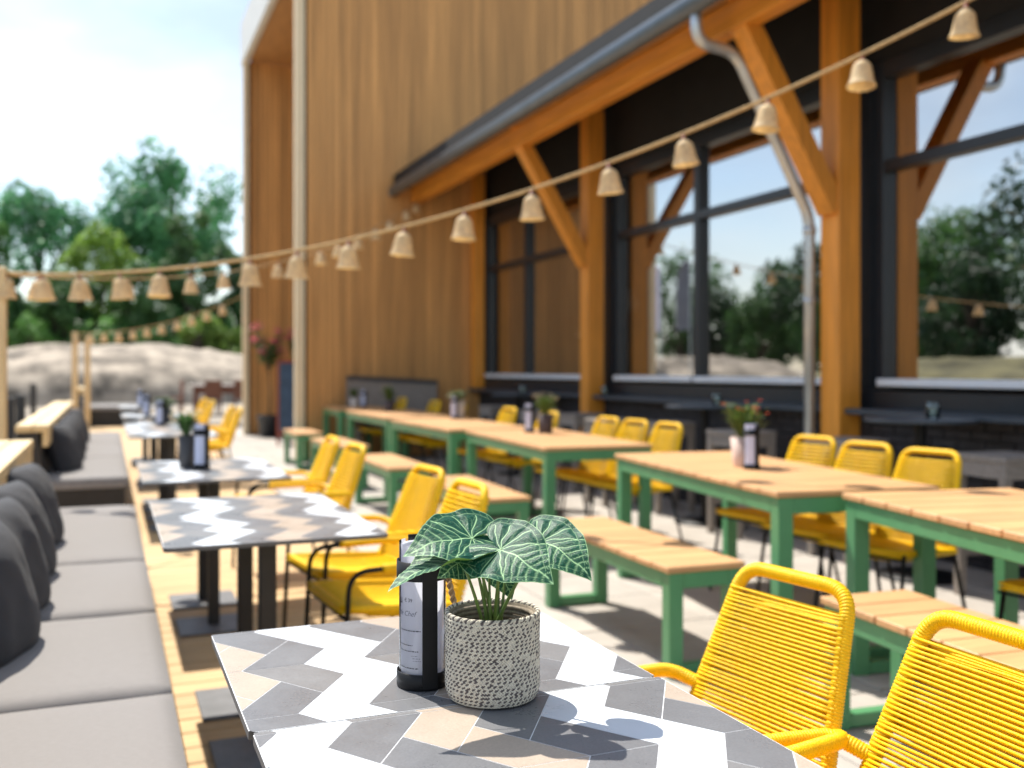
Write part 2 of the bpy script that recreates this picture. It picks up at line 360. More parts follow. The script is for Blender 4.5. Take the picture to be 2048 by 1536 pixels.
rfm = MB(); rfm.add([(3.80, YS, 3.90), (5.6, YS, 4.6), (5.6, YE - .03, 4.6), (3.80, YE - .03, 3.90), (3.80, YS, 4.06), (5.6, YS, 4.76), (5.6, YE - .03, 4.76), (3.80, YE - .03, 4.06)],
    [(0, 3, 2, 1), (4, 5, 6, 7), (0, 1, 5, 4), (2, 3, 7, 6), (0, 4, 7, 3), (1, 2, 6, 5)]); rfm.build('roof', 'roof_dark', pb, world=True)
MB().box(3.88, YS, 3.87, 4.04, 13.56, 3.90).build('fascia_board', 'soffit_wood', pb, world=True)
gt = MB(); prof = [(.07 * math.cos(a_), .09 * math.sin(a_)) for a_ in [math.pi + k * math.pi / 8 for k in range(9)]]
prof = [(-.07, .03)] + prof + [(.07, .03)] + [(.062, .03)] + [(.062 * math.cos(a_), .08 * math.sin(a_)) for a_ in [2 * math.pi - k * math.pi / 8 for k in range(9)]] + [(-.062, .03)]
nP = len(prof); gt.add([(3.78 + x, y, 3.83 + z) for y in (YS, 13.55) for x, z in prof], [(i, (i + 1) % nP, nP + (i + 1) % nP, nP + i) for i in range(nP)])
gt.box(3.712, 13.545, 3.74, 3.848, 13.555, 3.86); gt.build('gutter', 'gutter_metal', pb, True, world=True)
dp = MB(); dpts = fillet([(3.80, 5.80, 3.80), (3.81, 5.81, 3.56), (4.16, 5.84, 3.54), (4.84, 5.87, 2.40), (4.84, 5.87, .0)], .12, 8)
dp.tube(dpts, .042, 14)
for z in (1.75, .6): dp.lathe([(.042, 0), (.049, 0), (.049, .05), (.042, .05)], 14, (4.84, 5.87, z))
dp.lathe([(.042, 0), (.05, .004), (.05, .06), (.042, .064)], 14, (4.84, 5.87, 2.27))
dp.build('downpipe', 'zinc', pb, True, world=True)
# windows
wins = [(-.6, 1.60, []), (1.84, 5.58, []), (5.82, 9.56, [7.93]), (9.80, 13.5, [12.05])]
for y0, y1, mul_ in wins:
    f = MB(); X0, X1 = 5.19, 5.31; fwid = .085
    f.box(X0, y0, 1.13, X1, y0 + fwid, 3.5, .004); f.box(X0, y1 - fwid, 1.13, X1, y1, 3.5, .004)
    f.box(X0, y0 + fwid, 3.38, X1, y1 - fwid, 3.5, .004)
    ed = [y0 + fwid] + [k for m_ in mul_ for k in (m_ - .045, m_ + .045)] + [y1 - fwid]
    for m_ in mul_: f.box(X0 + .002, m_ - .045, 1.13, X1 - .002, m_ + .045, 3.379, .004)
    wnd = f.build('window', 'frame_dark', pb, world=True)
    for k in range(0, len(ed), 2):
        MB().box(X0 + .004, ed[k], 2.70, X1 - .004, ed[k + 1], 2.78, .004).build('transom', 'frame_dark', wnd, world=True)
        MB().box(5.14, ed[k] - .02, 1.145, 5.30, ed[k + 1] + .02, 1.20, .008).build('sill', 'sill_white', wnd, world=True)
        for z0, z1 in ((1.2, 2.70), (2.78, 3.38)):
            p_ = MB(); p_.add([(5.255, ed[k], z0), (5.255, ed[k + 1], z0), (5.255, ed[k + 1], z1), (5.255, ed[k], z1)], [(0, 3, 2, 1)]); p_.build('pane', 'window_glass', wnd, world=True)
for a_, b_ in ((1.60, 1.84), (5.58, 5.82), (9.56, 9.80), (13.5, 13.62)): MB().box(5.16, a_ + .002, 1.112, 5.34, b_ - .002, 3.5).build('post_panel', 'frame_dark', pb, world=True)
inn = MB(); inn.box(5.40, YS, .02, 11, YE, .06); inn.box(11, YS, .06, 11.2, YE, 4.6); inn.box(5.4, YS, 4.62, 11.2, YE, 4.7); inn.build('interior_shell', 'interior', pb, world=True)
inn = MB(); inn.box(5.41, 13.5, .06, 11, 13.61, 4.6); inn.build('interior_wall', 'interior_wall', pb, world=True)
# things hanging inside, seen faintly through the glass
def pendant(loc, label, shape):
    t_ = thing('pendant_lamp', label, 'lamp', loc, 0, 'lamps hanging inside the pavilion')
    if shape == 'cone': MB().lathe([(.02, .22), (.03, .2), (.05, .12), (.19, 0), (.185, 0), (.04, .11), (.01, .2)], 20).build('lamp_shade', 'lamp_white', t_, True)
    else: MB().lathe([(.22 * math.sin(k * math.pi / 10) + .001, .2 - .2 * math.cos(k * math.pi / 10)) for k in range(11)], 20).build('lamp_shade', 'lamp_white', t_, True)
    MB().tube([(0, 0, .2), (0, 0, 4.6 - loc[2])], .006, 5).build('cord', 'black_steel', t_)
    MB().lathe([(.001, -.01), (.04, .0), (.05, .04), (.03, .08), (.001, .09)], 12, (0, 0, -.02 if shape == 'cone' else .15)).build('bulb', 'warm_bulb', t_, True)
pendant((6.6, 13.0, 1.75), 'white cone pendant lamp behind the far left window pane', 'cone')
pendant((7.0, 12.6, 2.05), 'round white globe lamp hanging behind the far window beside the post', 'globe')
pendant((7.4, 6.0, 2.15), 'lit cone lamp glowing behind the right-hand large pane', 'cone')
pendant((8.2, 9.6, 2.3), 'lit cone lamp glowing behind the middle window', 'cone')

# ================================================================== TREES
def tree(px, dist, toppx, wpx, label, kind, seed, dense=1.0, base=.25, pos=None, height=None, width=None, name='broadleaf_tree', group='trees behind the gravel mound', n=8000):
    rng = random.Random(seed)
    if pos is None:
        w_ = W(px, HY, dist); pos = (w_.x, w_.y); height = CAMH + (HY - toppx) / F * dist; width = wpx / F * dist
    t_ = thing(name, label, 'bush' if name == 'bush' else 'tree', (pos[0], pos[1], 0), 0, group)
    hb = height * base
    tm = MB(); rt = .05 + height * .014
    tm.tube([(0, 0, -.2), (.05 * height * .1, 0, height * .2), (-.02 * height, .01 * height, height * .45), (.01 * height, 0, height * .72)], [rt * 1.25, rt, rt * .75, rt * .35], 8)
    cl = []
    rz_ = (height - hb) / 2; zc = hb + rz_
    for k in range(int(26 * dense) + 6):
        while True:
            x, y, z = rng.uniform(-1, 1), rng.uniform(-1, 1), rng.uniform(-1, 1)
            if .25 < x * x + y * y + z * z < 1: break
        cs = rng.uniform(.16, .30) * width / 2 * 1.25
        c_ = Vector((x * (width / 2 - cs * .7), y * (width / 2 - cs * .7), zc + z * (rz_ - cs * .55))); cl.append((c_, cs))
        if k % 2 == 0: tm.tube([(0, 0, max(hb * .8, c_.z * .55)), Vector((c_.x * .5, c_.y * .5, c_.z * .85)), c_], [rt * .45, rt * .3, rt * .1], 5)
    tm.build('trunk', 'bark', t_)
    v = []; f = []; per = n // len(cl); ls = .17 if name != 'bush' else .13
    ls *= max(1., (width / 5) ** .5)
    for c_, cs in cl:
        for _ in range(per):
            d_ = Vector((rng.gauss(0, 1), rng.gauss(0, 1), rng.gauss(0, 1))).normalized(); p_ = c_ + d_ * cs * rng.uniform(.45, 1.08) ** .8
            nn = (d_ + Vector((rng.gauss(0, .6), rng.gauss(0, .6), rng.gauss(0, .6) + .4))).normalized(); u = nn.orthogonal().normalized(); w_ = nn.cross(u); an = rng.uniform(0, 6.28)
            u, w_ = u * math.cos(an) + w_ * math.sin(an), w_ * math.cos(an) - u * math.sin(an); s_ = ls * rng.uniform(.6, 1.3)
            o_ = len(v); v += [p_ - u * s_, p_ + w_ * s_ * .5, p_ + u * s_, p_ - w_ * s_ * .5]; f.append((o_, o_ + 1, o_ + 2, o_ + 3))
    MB().add(v, f).build('crown', 'tree_leaf%d' % kind, t_)
TREES = [  # px, distance, top y, width px
    (85, 62, 350, 260, 'wide green tree at the left, its rounded crown behind the long string of lamps', 1, 11, 2.2, .0),
    (-60, 58, 340, 190, 'tree cut off by the left edge of the picture', 0, 12, 1.8, .0),
    (350, 66, 292, 320, 'tallest domed tree with sky showing through its open crown', 1, 13, 1.2, .40),
    (385, 56, 418, 150, 'dark slim tree standing in front of the tall domed tree', 3, 14, 1.2, .05),
    (205, 58, 445, 180, 'mid-height tree filling the gap between the wide tree and the domed tree', 2, 15, 1.6, .0),
    (480, 60, 430, 120, 'tree peeping out beside the pale corner post of the porch', 3, 16, 1.0, .1),
    (285, 54, 520, 150, 'low dark tree just above the middle of the gravel mound', 3, 17, 1.3, .0),
    (130, 54, 520, 170, 'low dark tree behind the left half of the gravel mound', 3, 18, 1.3, .0),
    (20, 53, 540, 130, 'low dark tree behind the near pine lamp post', 3, 19, 1.3, .0),
]
for px, d_, ty, wp, lb, kd, sd_, dn, bs in TREES: tree(px, d_, ty, wp, lb, kd, sd_, dn, bs)
for px, ty, wp, lb, kd in [(455, 640, 90, 'light green bush at the right end of the gravel mound', 2), (395, 615, 110, 'green bush behind the right half of the gravel mound', 2), (190, 625, 110, 'dark bush above the twin lamp posts', 3), (60, 620, 120, 'bush at the left end of the gravel mound', 0), (325, 620, 110, 'dark bush behind the crest of the gravel mound', 3)]:
    tree(px, 52, ty, wp, lb, kd, px, 1.2, .0, name='bush', n=3000, group='bushes behind the gravel mound')
ug = MB(); rng = random.Random(77); v = []; f = []
for _ in range(26000):
    px = rng.uniform(-160, 560); d_ = rng.uniform(53, 61); w_ = W(px, HY, d_); hmax = 3.6 + 1.6 * noise.noise((px * .016, 3, 0)) + .8 * noise.noise((px * .06, 9, 0)); p_ = Vector((w_.x, w_.y, hmax * rng.random() ** .75))
    nn = Vector((rng.gauss(0, 1), rng.gauss(-.4, 1), rng.gauss(.4, 1))).normalized(); u = nn.orthogonal().normalized(); q_ = nn.cross(u); s_ = rng.uniform(.12, .3); o_ = len(v); v += [p_ - u * s_, p_ + q_ * s_ * .5, p_ + u * s_, p_ - q_ * s_ * .5]; f.append((o_, o_ + 1, o_ + 2, o_ + 3))
tag(MB().add(v, f).build('undergrowth', 'tree_leaf0', None), 'dense dark undergrowth at the foot of the trees behind the mound', 'undergrowth', kind='stuff')
RT = [(-30, 64, 11), (-34, 57, 9.5), (-32, 51, 10.5), (-36, 46, 12), (-33, 40, 11), (-36, 34, 9), (-30, 30, 12), (-33, 24, 10.5), (-28, 70, 9.5), (-36, 18, 11), (-31, 60, 7), (-30, 54, 6.5), (-31, 48, 7), (-30, 43, 6), (-29, 36, 7), (-30, 27, 6.5), (-30, 21, 6)]
for k, (x, y, h_) in enumerate(RT):
    tree(0, 0, 0, 0, 'dark tree of the row mirrored in the window panes', [3, 3, 4, 3][k % 4], 40 + k, 1.2, .08, pos=(x, y), height=h_ * 1.0, width=h_ * .85, group='trees mirrored in the windows', n=4200)

# feather flags mirrored in the middle window
def flag(x, y, mat, label):
    t_ = thing('feather_flag', label, 'flag', (x, y, 0)); MB().tube([(0, 0, 0), (0, 0, 5.6)], .03, 8).build('pole', 'zinc', t_)
    mb = MB(); n = 10
    for sgn, off in ((1, .012), (-1, -.012)):
        vs = []
        for i in range(n + 1):
            z = 2.9 + 2.9 * i / n; w_ = .62 * (1 if i < 7 else (1 - ((i - 7) / 3.2) ** 2) ** .5); vs += [(0.03, off, z), (.3 + .02, off + .05 * math.sin(i), z), (.03 + w_, off - .04 * math.sin(i * .8), z)]
        fs = [(i * 3 + k, i * 3 + k + 1, i * 3 + k + 4, i * 3 + k + 3) for i in range(n) for k in range(2)]
        mb.add(vs, fs if sgn > 0 else [q[::-1] for q in fs])
    o_ = mb.build('banner', mat, t_, True); o_.rotation_euler.z = R(60)
flag(-12.0, 37.2, 'flag_white', 'white feather flag mirrored in the middle window'); flag(-12.0, 34.8, 'flag_grey', 'grey feather flag mirrored in the middle window')

# ================================================================== FURNITURE: rope chairs
def make_chair(near, arms, zt=.826):
    t_ = thing('rope_chair', '', 'chair')
    w = .205; wt = .146; A0, A1 = Vector((.185, 0, .43)), Vector((.335, 0, zt)); ax = (A1 - A0).normalized(); nrm = Vector((-ax.z, 0, ax.x))     # nrm points to the sitter
    rr = .0140
    def hb(y, t): p_ = A0 + (A1 - A0) * t; return Vector((p_.x, y * (w + (wt - w) * t) / w, p_.z))
    pts = fillet([hb(-w, 0), hb(-w, 1), hb(w, 1), hb(w, 0)], .058, 8)
    mb = MB()
    if near: wrapped(mb, pts, rr)
    else: wrapped(mb, pts, rr, .02, .002, 8, 2)
    mb.build('backrest_frame', 'yellow_rope', t_, True)
    # back cords: pairs of strands across the frame
    np_ = 40 if near else 20; t0, t1 = .02, (.895 if near else .94)
    def strand(layer):
        m_ = MB(); o_ = nrm * (.0145 * layer); k_ = 8 if near else 3; q = []
        for i in range(k_ + 1):
            u = i / k_ * 2 - 1; bow = (1 - u * u); q.append(Vector((0, u * (w + .006), 0)) + o_ * (1 - .55 * bow) - nrm * (.010 * bow))
        m_.tube(q, .0031 if near else .0072, 6 if near else 4, True); return m_
    if near:
        for layer in (1, -1):
            me = strand(layer).mesh('cord', 'yellow_cord', True)
            for i in range(np_):
                t = t0 + (t1 - t0) * (i + (.5 if layer < 0 else 0)) / np_; o_ = link('cord', me, t_, hb(0, t)); o_.scale.y = (w + (wt - w) * t) / w; o_.rotation_euler.x = random.uniform(-.012, .012)
    else:
        wv = MB()
        for layer in (1, -1):
            sm = strand(layer)
            for i in range(np_):
                tt = t0 + (t1 - t0) * (i + (.5 if layer < 0 else 0)) / np_; p_ = hb(0, tt); ky = (w + (wt - w) * tt) / w; wv.add([Vector((q[0], q[1] * ky, q[2])) + p_ for q in sm.v], sm.f)
        tag(wv.build('back_cords', 'yellow_cord', t_, True), kind='stuff')
    # seat
    s0, s1 = Vector((-.235, 0, .455)), Vector((.19, 0, .425)); ws = .215
    pts = fillet([(s1.x, -ws, s1.z), (s0.x, -ws, s0.z), (s0.x, ws, s0.z), (s1.x, ws, s1.z)], .07, 8); mb = MB()
    wrapped(mb, pts, rr, .0064 if near else .02, .0021, 10 if near else 8, 4 if near else 2); mb.build('seat_frame', 'yellow_rope', t_, True)
    sw_ = MB(); ns_ = 44 if near else 22
    for i in range(ns_):
        y = -ws + 2 * ws * (i + .5) / ns_; sg = .028 * (1 - (y / ws) ** 2)
        for dz, kk in ((.012, 1.), (-.014, 1.9)):
            sw_.tube([(s0.x - .012, y, s0.z + dz * .7), (-.1, y, .444 - sg * .8 * kk + dz), (.05, y, .436 - sg * kk + dz), (s1.x, y, s1.z + dz * .7)], .0042 if near else .0075, 5 if near else 4)
    tag(sw_.build('seat_cords', 'yellow_cord', t_, True), kind='stuff')
    # legs
    for sgn in (-1, 1):
        lg = MB()
        if arms: lg.tube(fillet([(-.255, sgn * .252, 0), (-.225, sgn * .252, .585), (-.05, sgn * .254, .590)], .07, 7), .0095, 8)
        else: lg.tube([(-.27, sgn * .23, 0), (-.20, sgn * .217, .45)], .009, 8)
        lg.build('leg', 'black_steel', t_, True)
        lg = MB(); lg.tube([(.285, sgn * .235, 0), (.175, sgn * .217, .42)], .009, 8); lg.build('leg', 'black_steel', t_, True)
        if arms:
            ar = MB(); pts = fillet([hb(sgn * .208, .34), Vector((.20, sgn * .246, .588)), Vector((.06, sgn * .256, .592)), Vector((-.11, sgn * .254, .590))], .05, 7)
            wrapped(ar, pts, rr, .0064 if near else .02, .0021, 10 if near else 8, 4 if near else 2); ar.build('armrest', 'yellow_rope', t_, True)
    for cb in ([(-.232, -.225, .425), (-.232, .225, .425)], [(.18, -.22, .40), (.18, .22, .40)]): MB().tube(cb, .007, 6).build('cross_bar', 'black_steel', t_, True)
    return t_
CN = make_chair(True, True)
place(CN, True, (1.022, 1.639, 0), R(8.5), 'yellow cord armchair whose whole back shows right of the potted plant', 'armchairs along the patterned tables')
place(CN, False, (1.05, 1.20, 0), R(0), 'nearest yellow cord armchair, cut off by the lower right corner', 'armchairs along the patterned tables')
CF = make_chair(False, True)
AR = [(0.958, 3.5, 'yellow armchair nearer of the pair at the second patterned table, behind the plant leaves', 4), (0.99, 4.1, 'yellow armchair farther of the pair at the second patterned table', 7), (0.99, 5.49, 'yellow armchair nearer of the pair at the third patterned table, beside a bench', 5), (1, 6.2, 'yellow armchair farther of the pair at the third patterned table', 1),
      (1.02, 11.15, 'yellow armchair nearer of the distant pair beside the porch', 4), (1, 11.75, 'yellow armchair second of the distant pair beside the porch', 0), (1, 13.9, 'yellow armchair nearer of the farthest pair, left of the porch', 3), (0.98, 14.7, 'yellow armchair farthest along the patterned tables', 12)]
for i, (x, y, lb, an) in enumerate(AR): place(CF, i == 0, (x, y, 0), R(an), lb, 'armchairs along the patterned tables')
CA = make_chair(False, False, .866)
AL = [(3.5, 4.55, 'armless yellow chair farthest of three at the table with the red flowers', 8), (3.44, 4.05, 'armless yellow chair in the middle of three at the table with the red flowers', 9), (3.4, 3.56, 'armless yellow chair nearest of three at the table with the red flowers', 11),
      (3.46, 7.04, 'armless yellow chair farthest of three at the table with the dark brown pot', 6), (3.46, 6.58, 'armless yellow chair in the middle of three at the table with the dark brown pot', 7), (3.46, 6.11, 'armless yellow chair nearest of three at the table with the dark brown pot', 5),
      (3.46, 9.17, 'armless yellow chair farther of two at the table with the cream pot', 5), (3.46, 8.18, 'armless yellow chair nearer of two at the table with the cream pot', 7), (3.46, 11.6, 'armless yellow chair farther of two near the timber wall', 5), (3.46, 10.66, 'armless yellow chair nearer of two near the timber wall', 4),
      (3.42, 12.95, 'armless yellow chair at the last small green table by the timber wall', 4), (3.38, 2.52, 'armless yellow chair with only its seat showing at the right edge', 8)]
for i, (x, y, lb, an) in enumerate(AL): place(CA, i == 0, (x, y, 0), R(an), lb, 'armless chairs along the green tables')

# ------------------------------------------------------------------ green tables and benches with timber slats
def make_slat(name, cat, L, Wd, Hh, n, leg):
    t_ = thing(name, '', cat); p = L / n; m_ = MB(); m_.box(-Wd / 2, -p / 2 + .0035, Hh - .026, Wd / 2, p / 2 - .0035, Hh, .004); me = m_.mesh('slat', 'teak')
    for i in range(n): link('slat', me, t_, (0, -L / 2 + p * (i + .5), random.uniform(-.0008, .0008)))
    a_ = MB(); e_ = .012; x, y = Wd / 2 - e_, L / 2 - e_; h0, h1 = Hh - .027 - leg, Hh - .027
    a_.box(-x, -y + leg, h0, -x + leg * .7, y - leg, h1, .003); a_.box(x - leg * .7, -y + leg, h0, x, y - leg, h1, .003); a_.box(-x + leg, -y, h0, x - leg, -y + leg * .7, h1, .003); a_.box(-x + leg, y - leg * .7, h0, x - leg, y, h1, .003)
    a_.build('apron', 'green_paint', t_)
    for sx in (-1, 1):
        for sy in (-1, 1): MB().box(sx * x, sy * y, 0, sx * (x - leg), sy * (y - leg), h1 + .0005, .003).build('leg', 'green_paint', t_)
    for sy in (-1, 1): MB().box(-x + leg, sy * (y - .006), .004, x - leg, sy * (y - leg + .006), .052, .003).build('floor_bar', 'green_paint', t_)
    return t_
GT = make_slat('slatted_table', 'table', 1.95, .80, .75, 12, .07)
for i, (x, y, a_, lb) in enumerate([(3.06, 2.226, -11, 'nearest green table with wooden slat top, cut off by the right edge'), (3.138, 4.273, -8, 'green table with wooden slat top carrying the red-flowering plant'), (3.144, 6.827, -4, 'green table with wooden slat top carrying the dark brown pot'), (3.116, 8.93, 0, 'green table with wooden slat top carrying the cream pot with broad leaves'), (3.17, 11.15, 0, 'green table with wooden slat top carrying the small brown pot near the timber wall')]):
    place(GT, i == 0, (x, y, 0), R(a_), lb, 'green slatted tables')
GS = make_slat('slatted_table', 'table', 1.0, .70, .75, 6, .07); place(GS, True, (3.1, 13.02, 0), 0, 'short green table with slat top standing against the timber wall', 'green slatted tables')
GB = make_slat('slatted_bench', 'bench', 1.36, .37, .46, 9, .065)
for i, (x, y, a_, lb) in enumerate([(2.47, 2.10, -5, 'nearest green slatted bench behind the two near armchairs'), (2.315, 4.09, -2, 'green slatted bench right of the potted plant leaves'), (2.33, 6.34, -3, 'green slatted bench beside the table with the dark brown pot'), (2.32, 8.42, -1, 'green slatted bench beside the table with the cream pot'), (2.38, 10.80, 0, 'green slatted bench beside the table with the small brown pot')]):
    place(GB, i == 0, (x, y, 0), R(a_), lb, 'green slatted benches')
GB2 = make_slat('slatted_bench', 'bench', 1.0, .34, .46, 7, .065); place(GB2, True, (2.36, 12.85, 0), 0, 'farthest green slatted bench in front of the pale porch post', 'green slatted benches')

# ------------------------------------------------------------------ patterned tables
HX, SY = .0535, .0817
def clip(poly, x0, x1, y0, y1):
    for ax_, lim, sg in ((0, x0, 1), (0, x1, -1), (1, y0, 1), (1, y1, -1)):
        o_ = []
        for i in range(len(poly)):
            a_, b_ = poly[i], poly[(i + 1) % len(poly)]; ia, ib = sg * (a_[ax_] - lim) >= 0, sg * (b_[ax_] - lim) >= 0
            if ia: o_.append(a_)
            if ia != ib:
                t = (lim - a_[ax_]) / (b_[ax_] - a_[ax_]); o_.append((a_[0] + t * (b_[0] - a_[0]), a_[1] + t * (b_[1] - a_[1])))
        poly = o_
        if len(poly) < 3: return []
    return poly
def inset(poly, d):
    n = len(poly); A = sum(poly[i][0] * poly[(i + 1) % n][1] - poly[(i + 1) % n][0] * poly[i][1] for i in range(n))
    if A < 0: poly = poly[::-1]
    ls = []
    for i in range(n):
        a_, b_ = Vector(poly[i]), Vector(poly[(i + 1) % n]); e_ = (b_ - a_)
        if e_.length < 1e-6: return None
        e_.normalize(); nn = Vector((-e_.y, e_.x)); ls.append((a_ + nn * d, e_))
    out_ = []
    for i in range(n):
        (p1, d1), (p2, d2) = ls[i - 1], ls[i]; den = d1.x * d2.y - d1.y * d2.x
        if abs(den) < 1e-4: return None
        t = ((p2.x - p1.x) * d2.y - (p2.y - p1.y) * d2.x) / den; q = p1 + d1 * t; out_.append((q.x, q.y))
    A = sum(out_[i][0] * out_[(i + 1) % n][1] - out_[(i + 1) % n][0] * out_[i][1] for i in range(n))
    return out_ if A > 2e-5 else None
TW, TL = .67, .555
def zig_mesh(x_off, y_off, cshift):
    mb = MB(); x0, x1, y0, y1 = -TW / 2 + .0006, TW / 2 - .0006, -TL / 2 + .0006, TL / 2 - .0006
    U = 2 * HX; A = [(0, 0), (1, 0), (1.5, 1), (1, 2)]; B = [(1, 2), (.5, 3), (-.5, 3), (.5, 1)]
    for s_ in range(-4, 5):
        for k in range(-6, 9):
            for q in (A, B):
                poly = []
                for u, v in q:
                    vv = v if s_ % 2 == 0 else 3 - v
                    poly.append((x_off + (u + k) * U, y_off + (s_ * 3 + vv) * SY))
                poly = clip(poly, x0, x1, y0, y1)
                # drop doubled points
                pp = [p_ for i, p_ in enumerate(poly) if (Vector(p_) - Vector(poly[i - 1])).length > 1e-4]
                if len(pp) < 3: continue
                ci = (k + cshift) % 4; mi = {0: 1, 1: 0, 2: 1, 3: 2}[ci]
                if mi == 1 and q is A and s_ % 2: mi = 3
                pi = inset(pp, 0.00002 if mi == 0 else .00075)
                if pi: mb.add([(x, y, .7503) for x, y in pi], [tuple(range(len(pi)))], mi)
    return mb
def make_zig(x_off, y_off, cshift):
    t_ = thing('patterned_table', '', 'table')
    tp = MB(); bm = bmesh.new(); bmesh.ops.create_cube(bm, size=1)
    for v in bm.verts: v.co = Vector((v.co.x * TW, v.co.y * TL, .7435 + v.co.z * .013))
    bmesh.ops.bevel(bm, geom=[e_ for e_ in bm.edges if abs(e_.verts[0].co.z - e_.verts[1].co.z) > .005], offset=.008, segments=4, affect='EDGES')
    bm.verts.index_update(); bm.faces.ensure_lookup_table()
    tp.add([v.co[:] for v in bm.verts], [[v.index for v in f.verts] for f in bm.faces]); tp.mi = [0 if f.normal.z > .5 else 1 for f in bm.faces]; bm.free()
    top = tp.build('table_top', ['print_base', 'table_edge'], t_)
    tag(zig_mesh(x_off, y_off, cshift).build('printed_pattern', ['print_white', 'print_grey', 'print_beige', 'print_grey2'], top), 'printed zigzag of grey, white and beige tiles')
    MB().box(-.027, -.027, .012, .027, .027, .725, .004).build('column', 'dark_steel', t_)
    MB().box(-.17, -.17, 0, .17, .17, .012, .003).build('base_plate', 'base_plate', t_)
    MB().box(-.14, -.14, .725, .14, .14, .737).build('top_bracket', 'dark_steel', t_)
    return t_
TX = .522
ZA = make_zig(.32 - TX, 1.727 - 1.7075, 1)     # grey tile ends at x .32 on the mirror line
ZB = make_zig(.194, -.265, 1)                      # same print, table turned round
TB = [(ZA, 1, TX, 1.7075, 'patterned table carrying the menu holder and the basket plant', 0), (ZB, 1, TX + .004, 1.150, 'nearest patterned table, its zigzag top cut off by the lower edge', 180),
      (ZA, 0, .485, 3.83, 'patterned table farther half of the bare second pair', 0), (ZA, 0, .485, 3.27, 'patterned table nearer half of the bare second pair', 0),
      (ZA, 0, .485, 5.58, 'patterned table farther half of the third pair', 0), (ZA, 0, .485, 5.02, 'patterned table of the third pair carrying grey pot and menu', 0),
      (ZA, 0, .48, 8.25, 'patterned table nearest of the distant row of four', 0), (ZB, 0, .48, 8.81, 'patterned table second of the distant row of four', 180), (ZA, 0, .48, 9.37, 'patterned table third of the distant row of four, carrying a menu', 180), (ZB, 0, .48, 9.93, 'patterned table last of the distant row of four, carrying a broad-leaved plant', 0),
      (ZA, 0, .48, 11.40, 'patterned table nearer half of the pair beside the far armchairs', 0), (ZB, 0, .48, 11.96, 'patterned table farther half of the pair beside the far armchairs', 180),
      (ZA, 0, .48, 14.1, 'patterned table nearer half of the farthest pair', 0), (ZB, 0, .48, 14.66, 'patterned table farther half of the farthest pair', 180)]
for pr, fst, x, y, lb, a_ in TB: place(pr, fst, (x, y, 0), R(a_), lb, 'zigzag patterned tables')

# ------------------------------------------------------------------ couches
def couch(label, y0, y1, cuts, group='upholstered benches along the left', xf=.155, xb=-.46):
    t_ = thing('upholstered_bench', label, 'bench', ((xf + xb) / 2, (y0 + y1) / 2, 0), 0, group)
    MB().box(xb - .14, y0 + .02, .0, xf - .03, y1 - .02, .36, .004).build('base', 'couch_black', t_, world=True)
    ys = [y0] + cuts + [y1]
    for a_, b_ in zip(ys, ys[1:]):
        mb = MB(); nx, ny = 14, max(8, int((b_ - a_) * 16)); vs = []; fs = []
        for j in range(ny + 1):
            for i in range(nx + 1):
                u, v = i / nx * 2 - 1, j / ny * 2 - 1; cx_, cy_ = (xf + xb) / 2, (a_ + b_) / 2; hx, hy = (xf - xb) / 2, (b_ - a_) / 2 - .004
                ex = min(1, (1 - abs(u)) * hx / .016); ey = min(1, (1 - abs(v)) * hy / .016); rd = math.sqrt(max(0, 1 - (1 - min(ex, ey)) ** 2))
                z = (.432) + .014 * rd + .004 * (1 - u * u) * (1 - v * v) + .002 * noise.noise((u * 3, v * hy * 6, y0)); vs.append((cx_ + u * hx, cy_ + v * hy, z))
        for j in range(ny):
            for i in range(nx): k = j * (nx + 1) + i; fs.append((k, k + 1, k + nx + 2, k + nx + 1))
        ring = [i for i in range(nx + 1)] + [j * (nx + 1) + nx for j in range(1, ny + 1)] + [ny * (nx + 1) + i for i in range(nx - 1, -1, -1)] + [j * (nx + 1) for j in range(ny - 1, 0, -1)]
        o_ = len(vs); vs += [(vs[k][0], vs[k][1], .362) for k in ring]; n_ = len(ring)
        fs += [(ring[k], o_ + k, o_ + (k + 1) % n_, ring[(k + 1) % n_]) for k in range(n_)]
        mb.add(vs, fs).build('seat_cushion', 'couch_fabric', t_, True, world=True)
    bp_ = MB(); v8 = [(xb + .02, .36), (xb - .14, .36), (xb - .16, .80), (xb - .02, .80)]
    bp_.add([(x, y, z) for y in (y0 + .02, y1 - .02) for x, z in v8], [(0, 3, 2, 1), (4, 5, 6, 7), (0, 1, 5, 4), (1, 2, 6, 5), (2, 3, 7, 6), (3, 0, 4, 7)]); bp_.build('backrest', 'couch_black', t_, world=True)
    MB().box(xb + .012, y0 + .015, .69, xb + .05, y1 - .015, .799, .003).build('rail_front', 'pine', t_, world=True)
    MB().box(xb - .055, y0, .80, xb + .055, y1, .852, .004).build('rail_plank', 'pine', t_, world=True)
    MB().box(xb - .170, y0, .80, xb - .060, y1, .852, .004).build('rail_plank', 'pine', t_, world=True)
    return t_
couch('long grey upholstered bench nearest the camera, with pine rail and dark cushions', .75, 6.42, [1.73, 2.668, 3.58, 4.557])
couch('second grey upholstered bench with pine rail, behind the near one', 8.05, 13.9, [10.0, 11.95])
tf = couch('farthest upholstered bench, small, across the end of the row', 23.2, 25.2, [], xf=.72, xb=-.55)

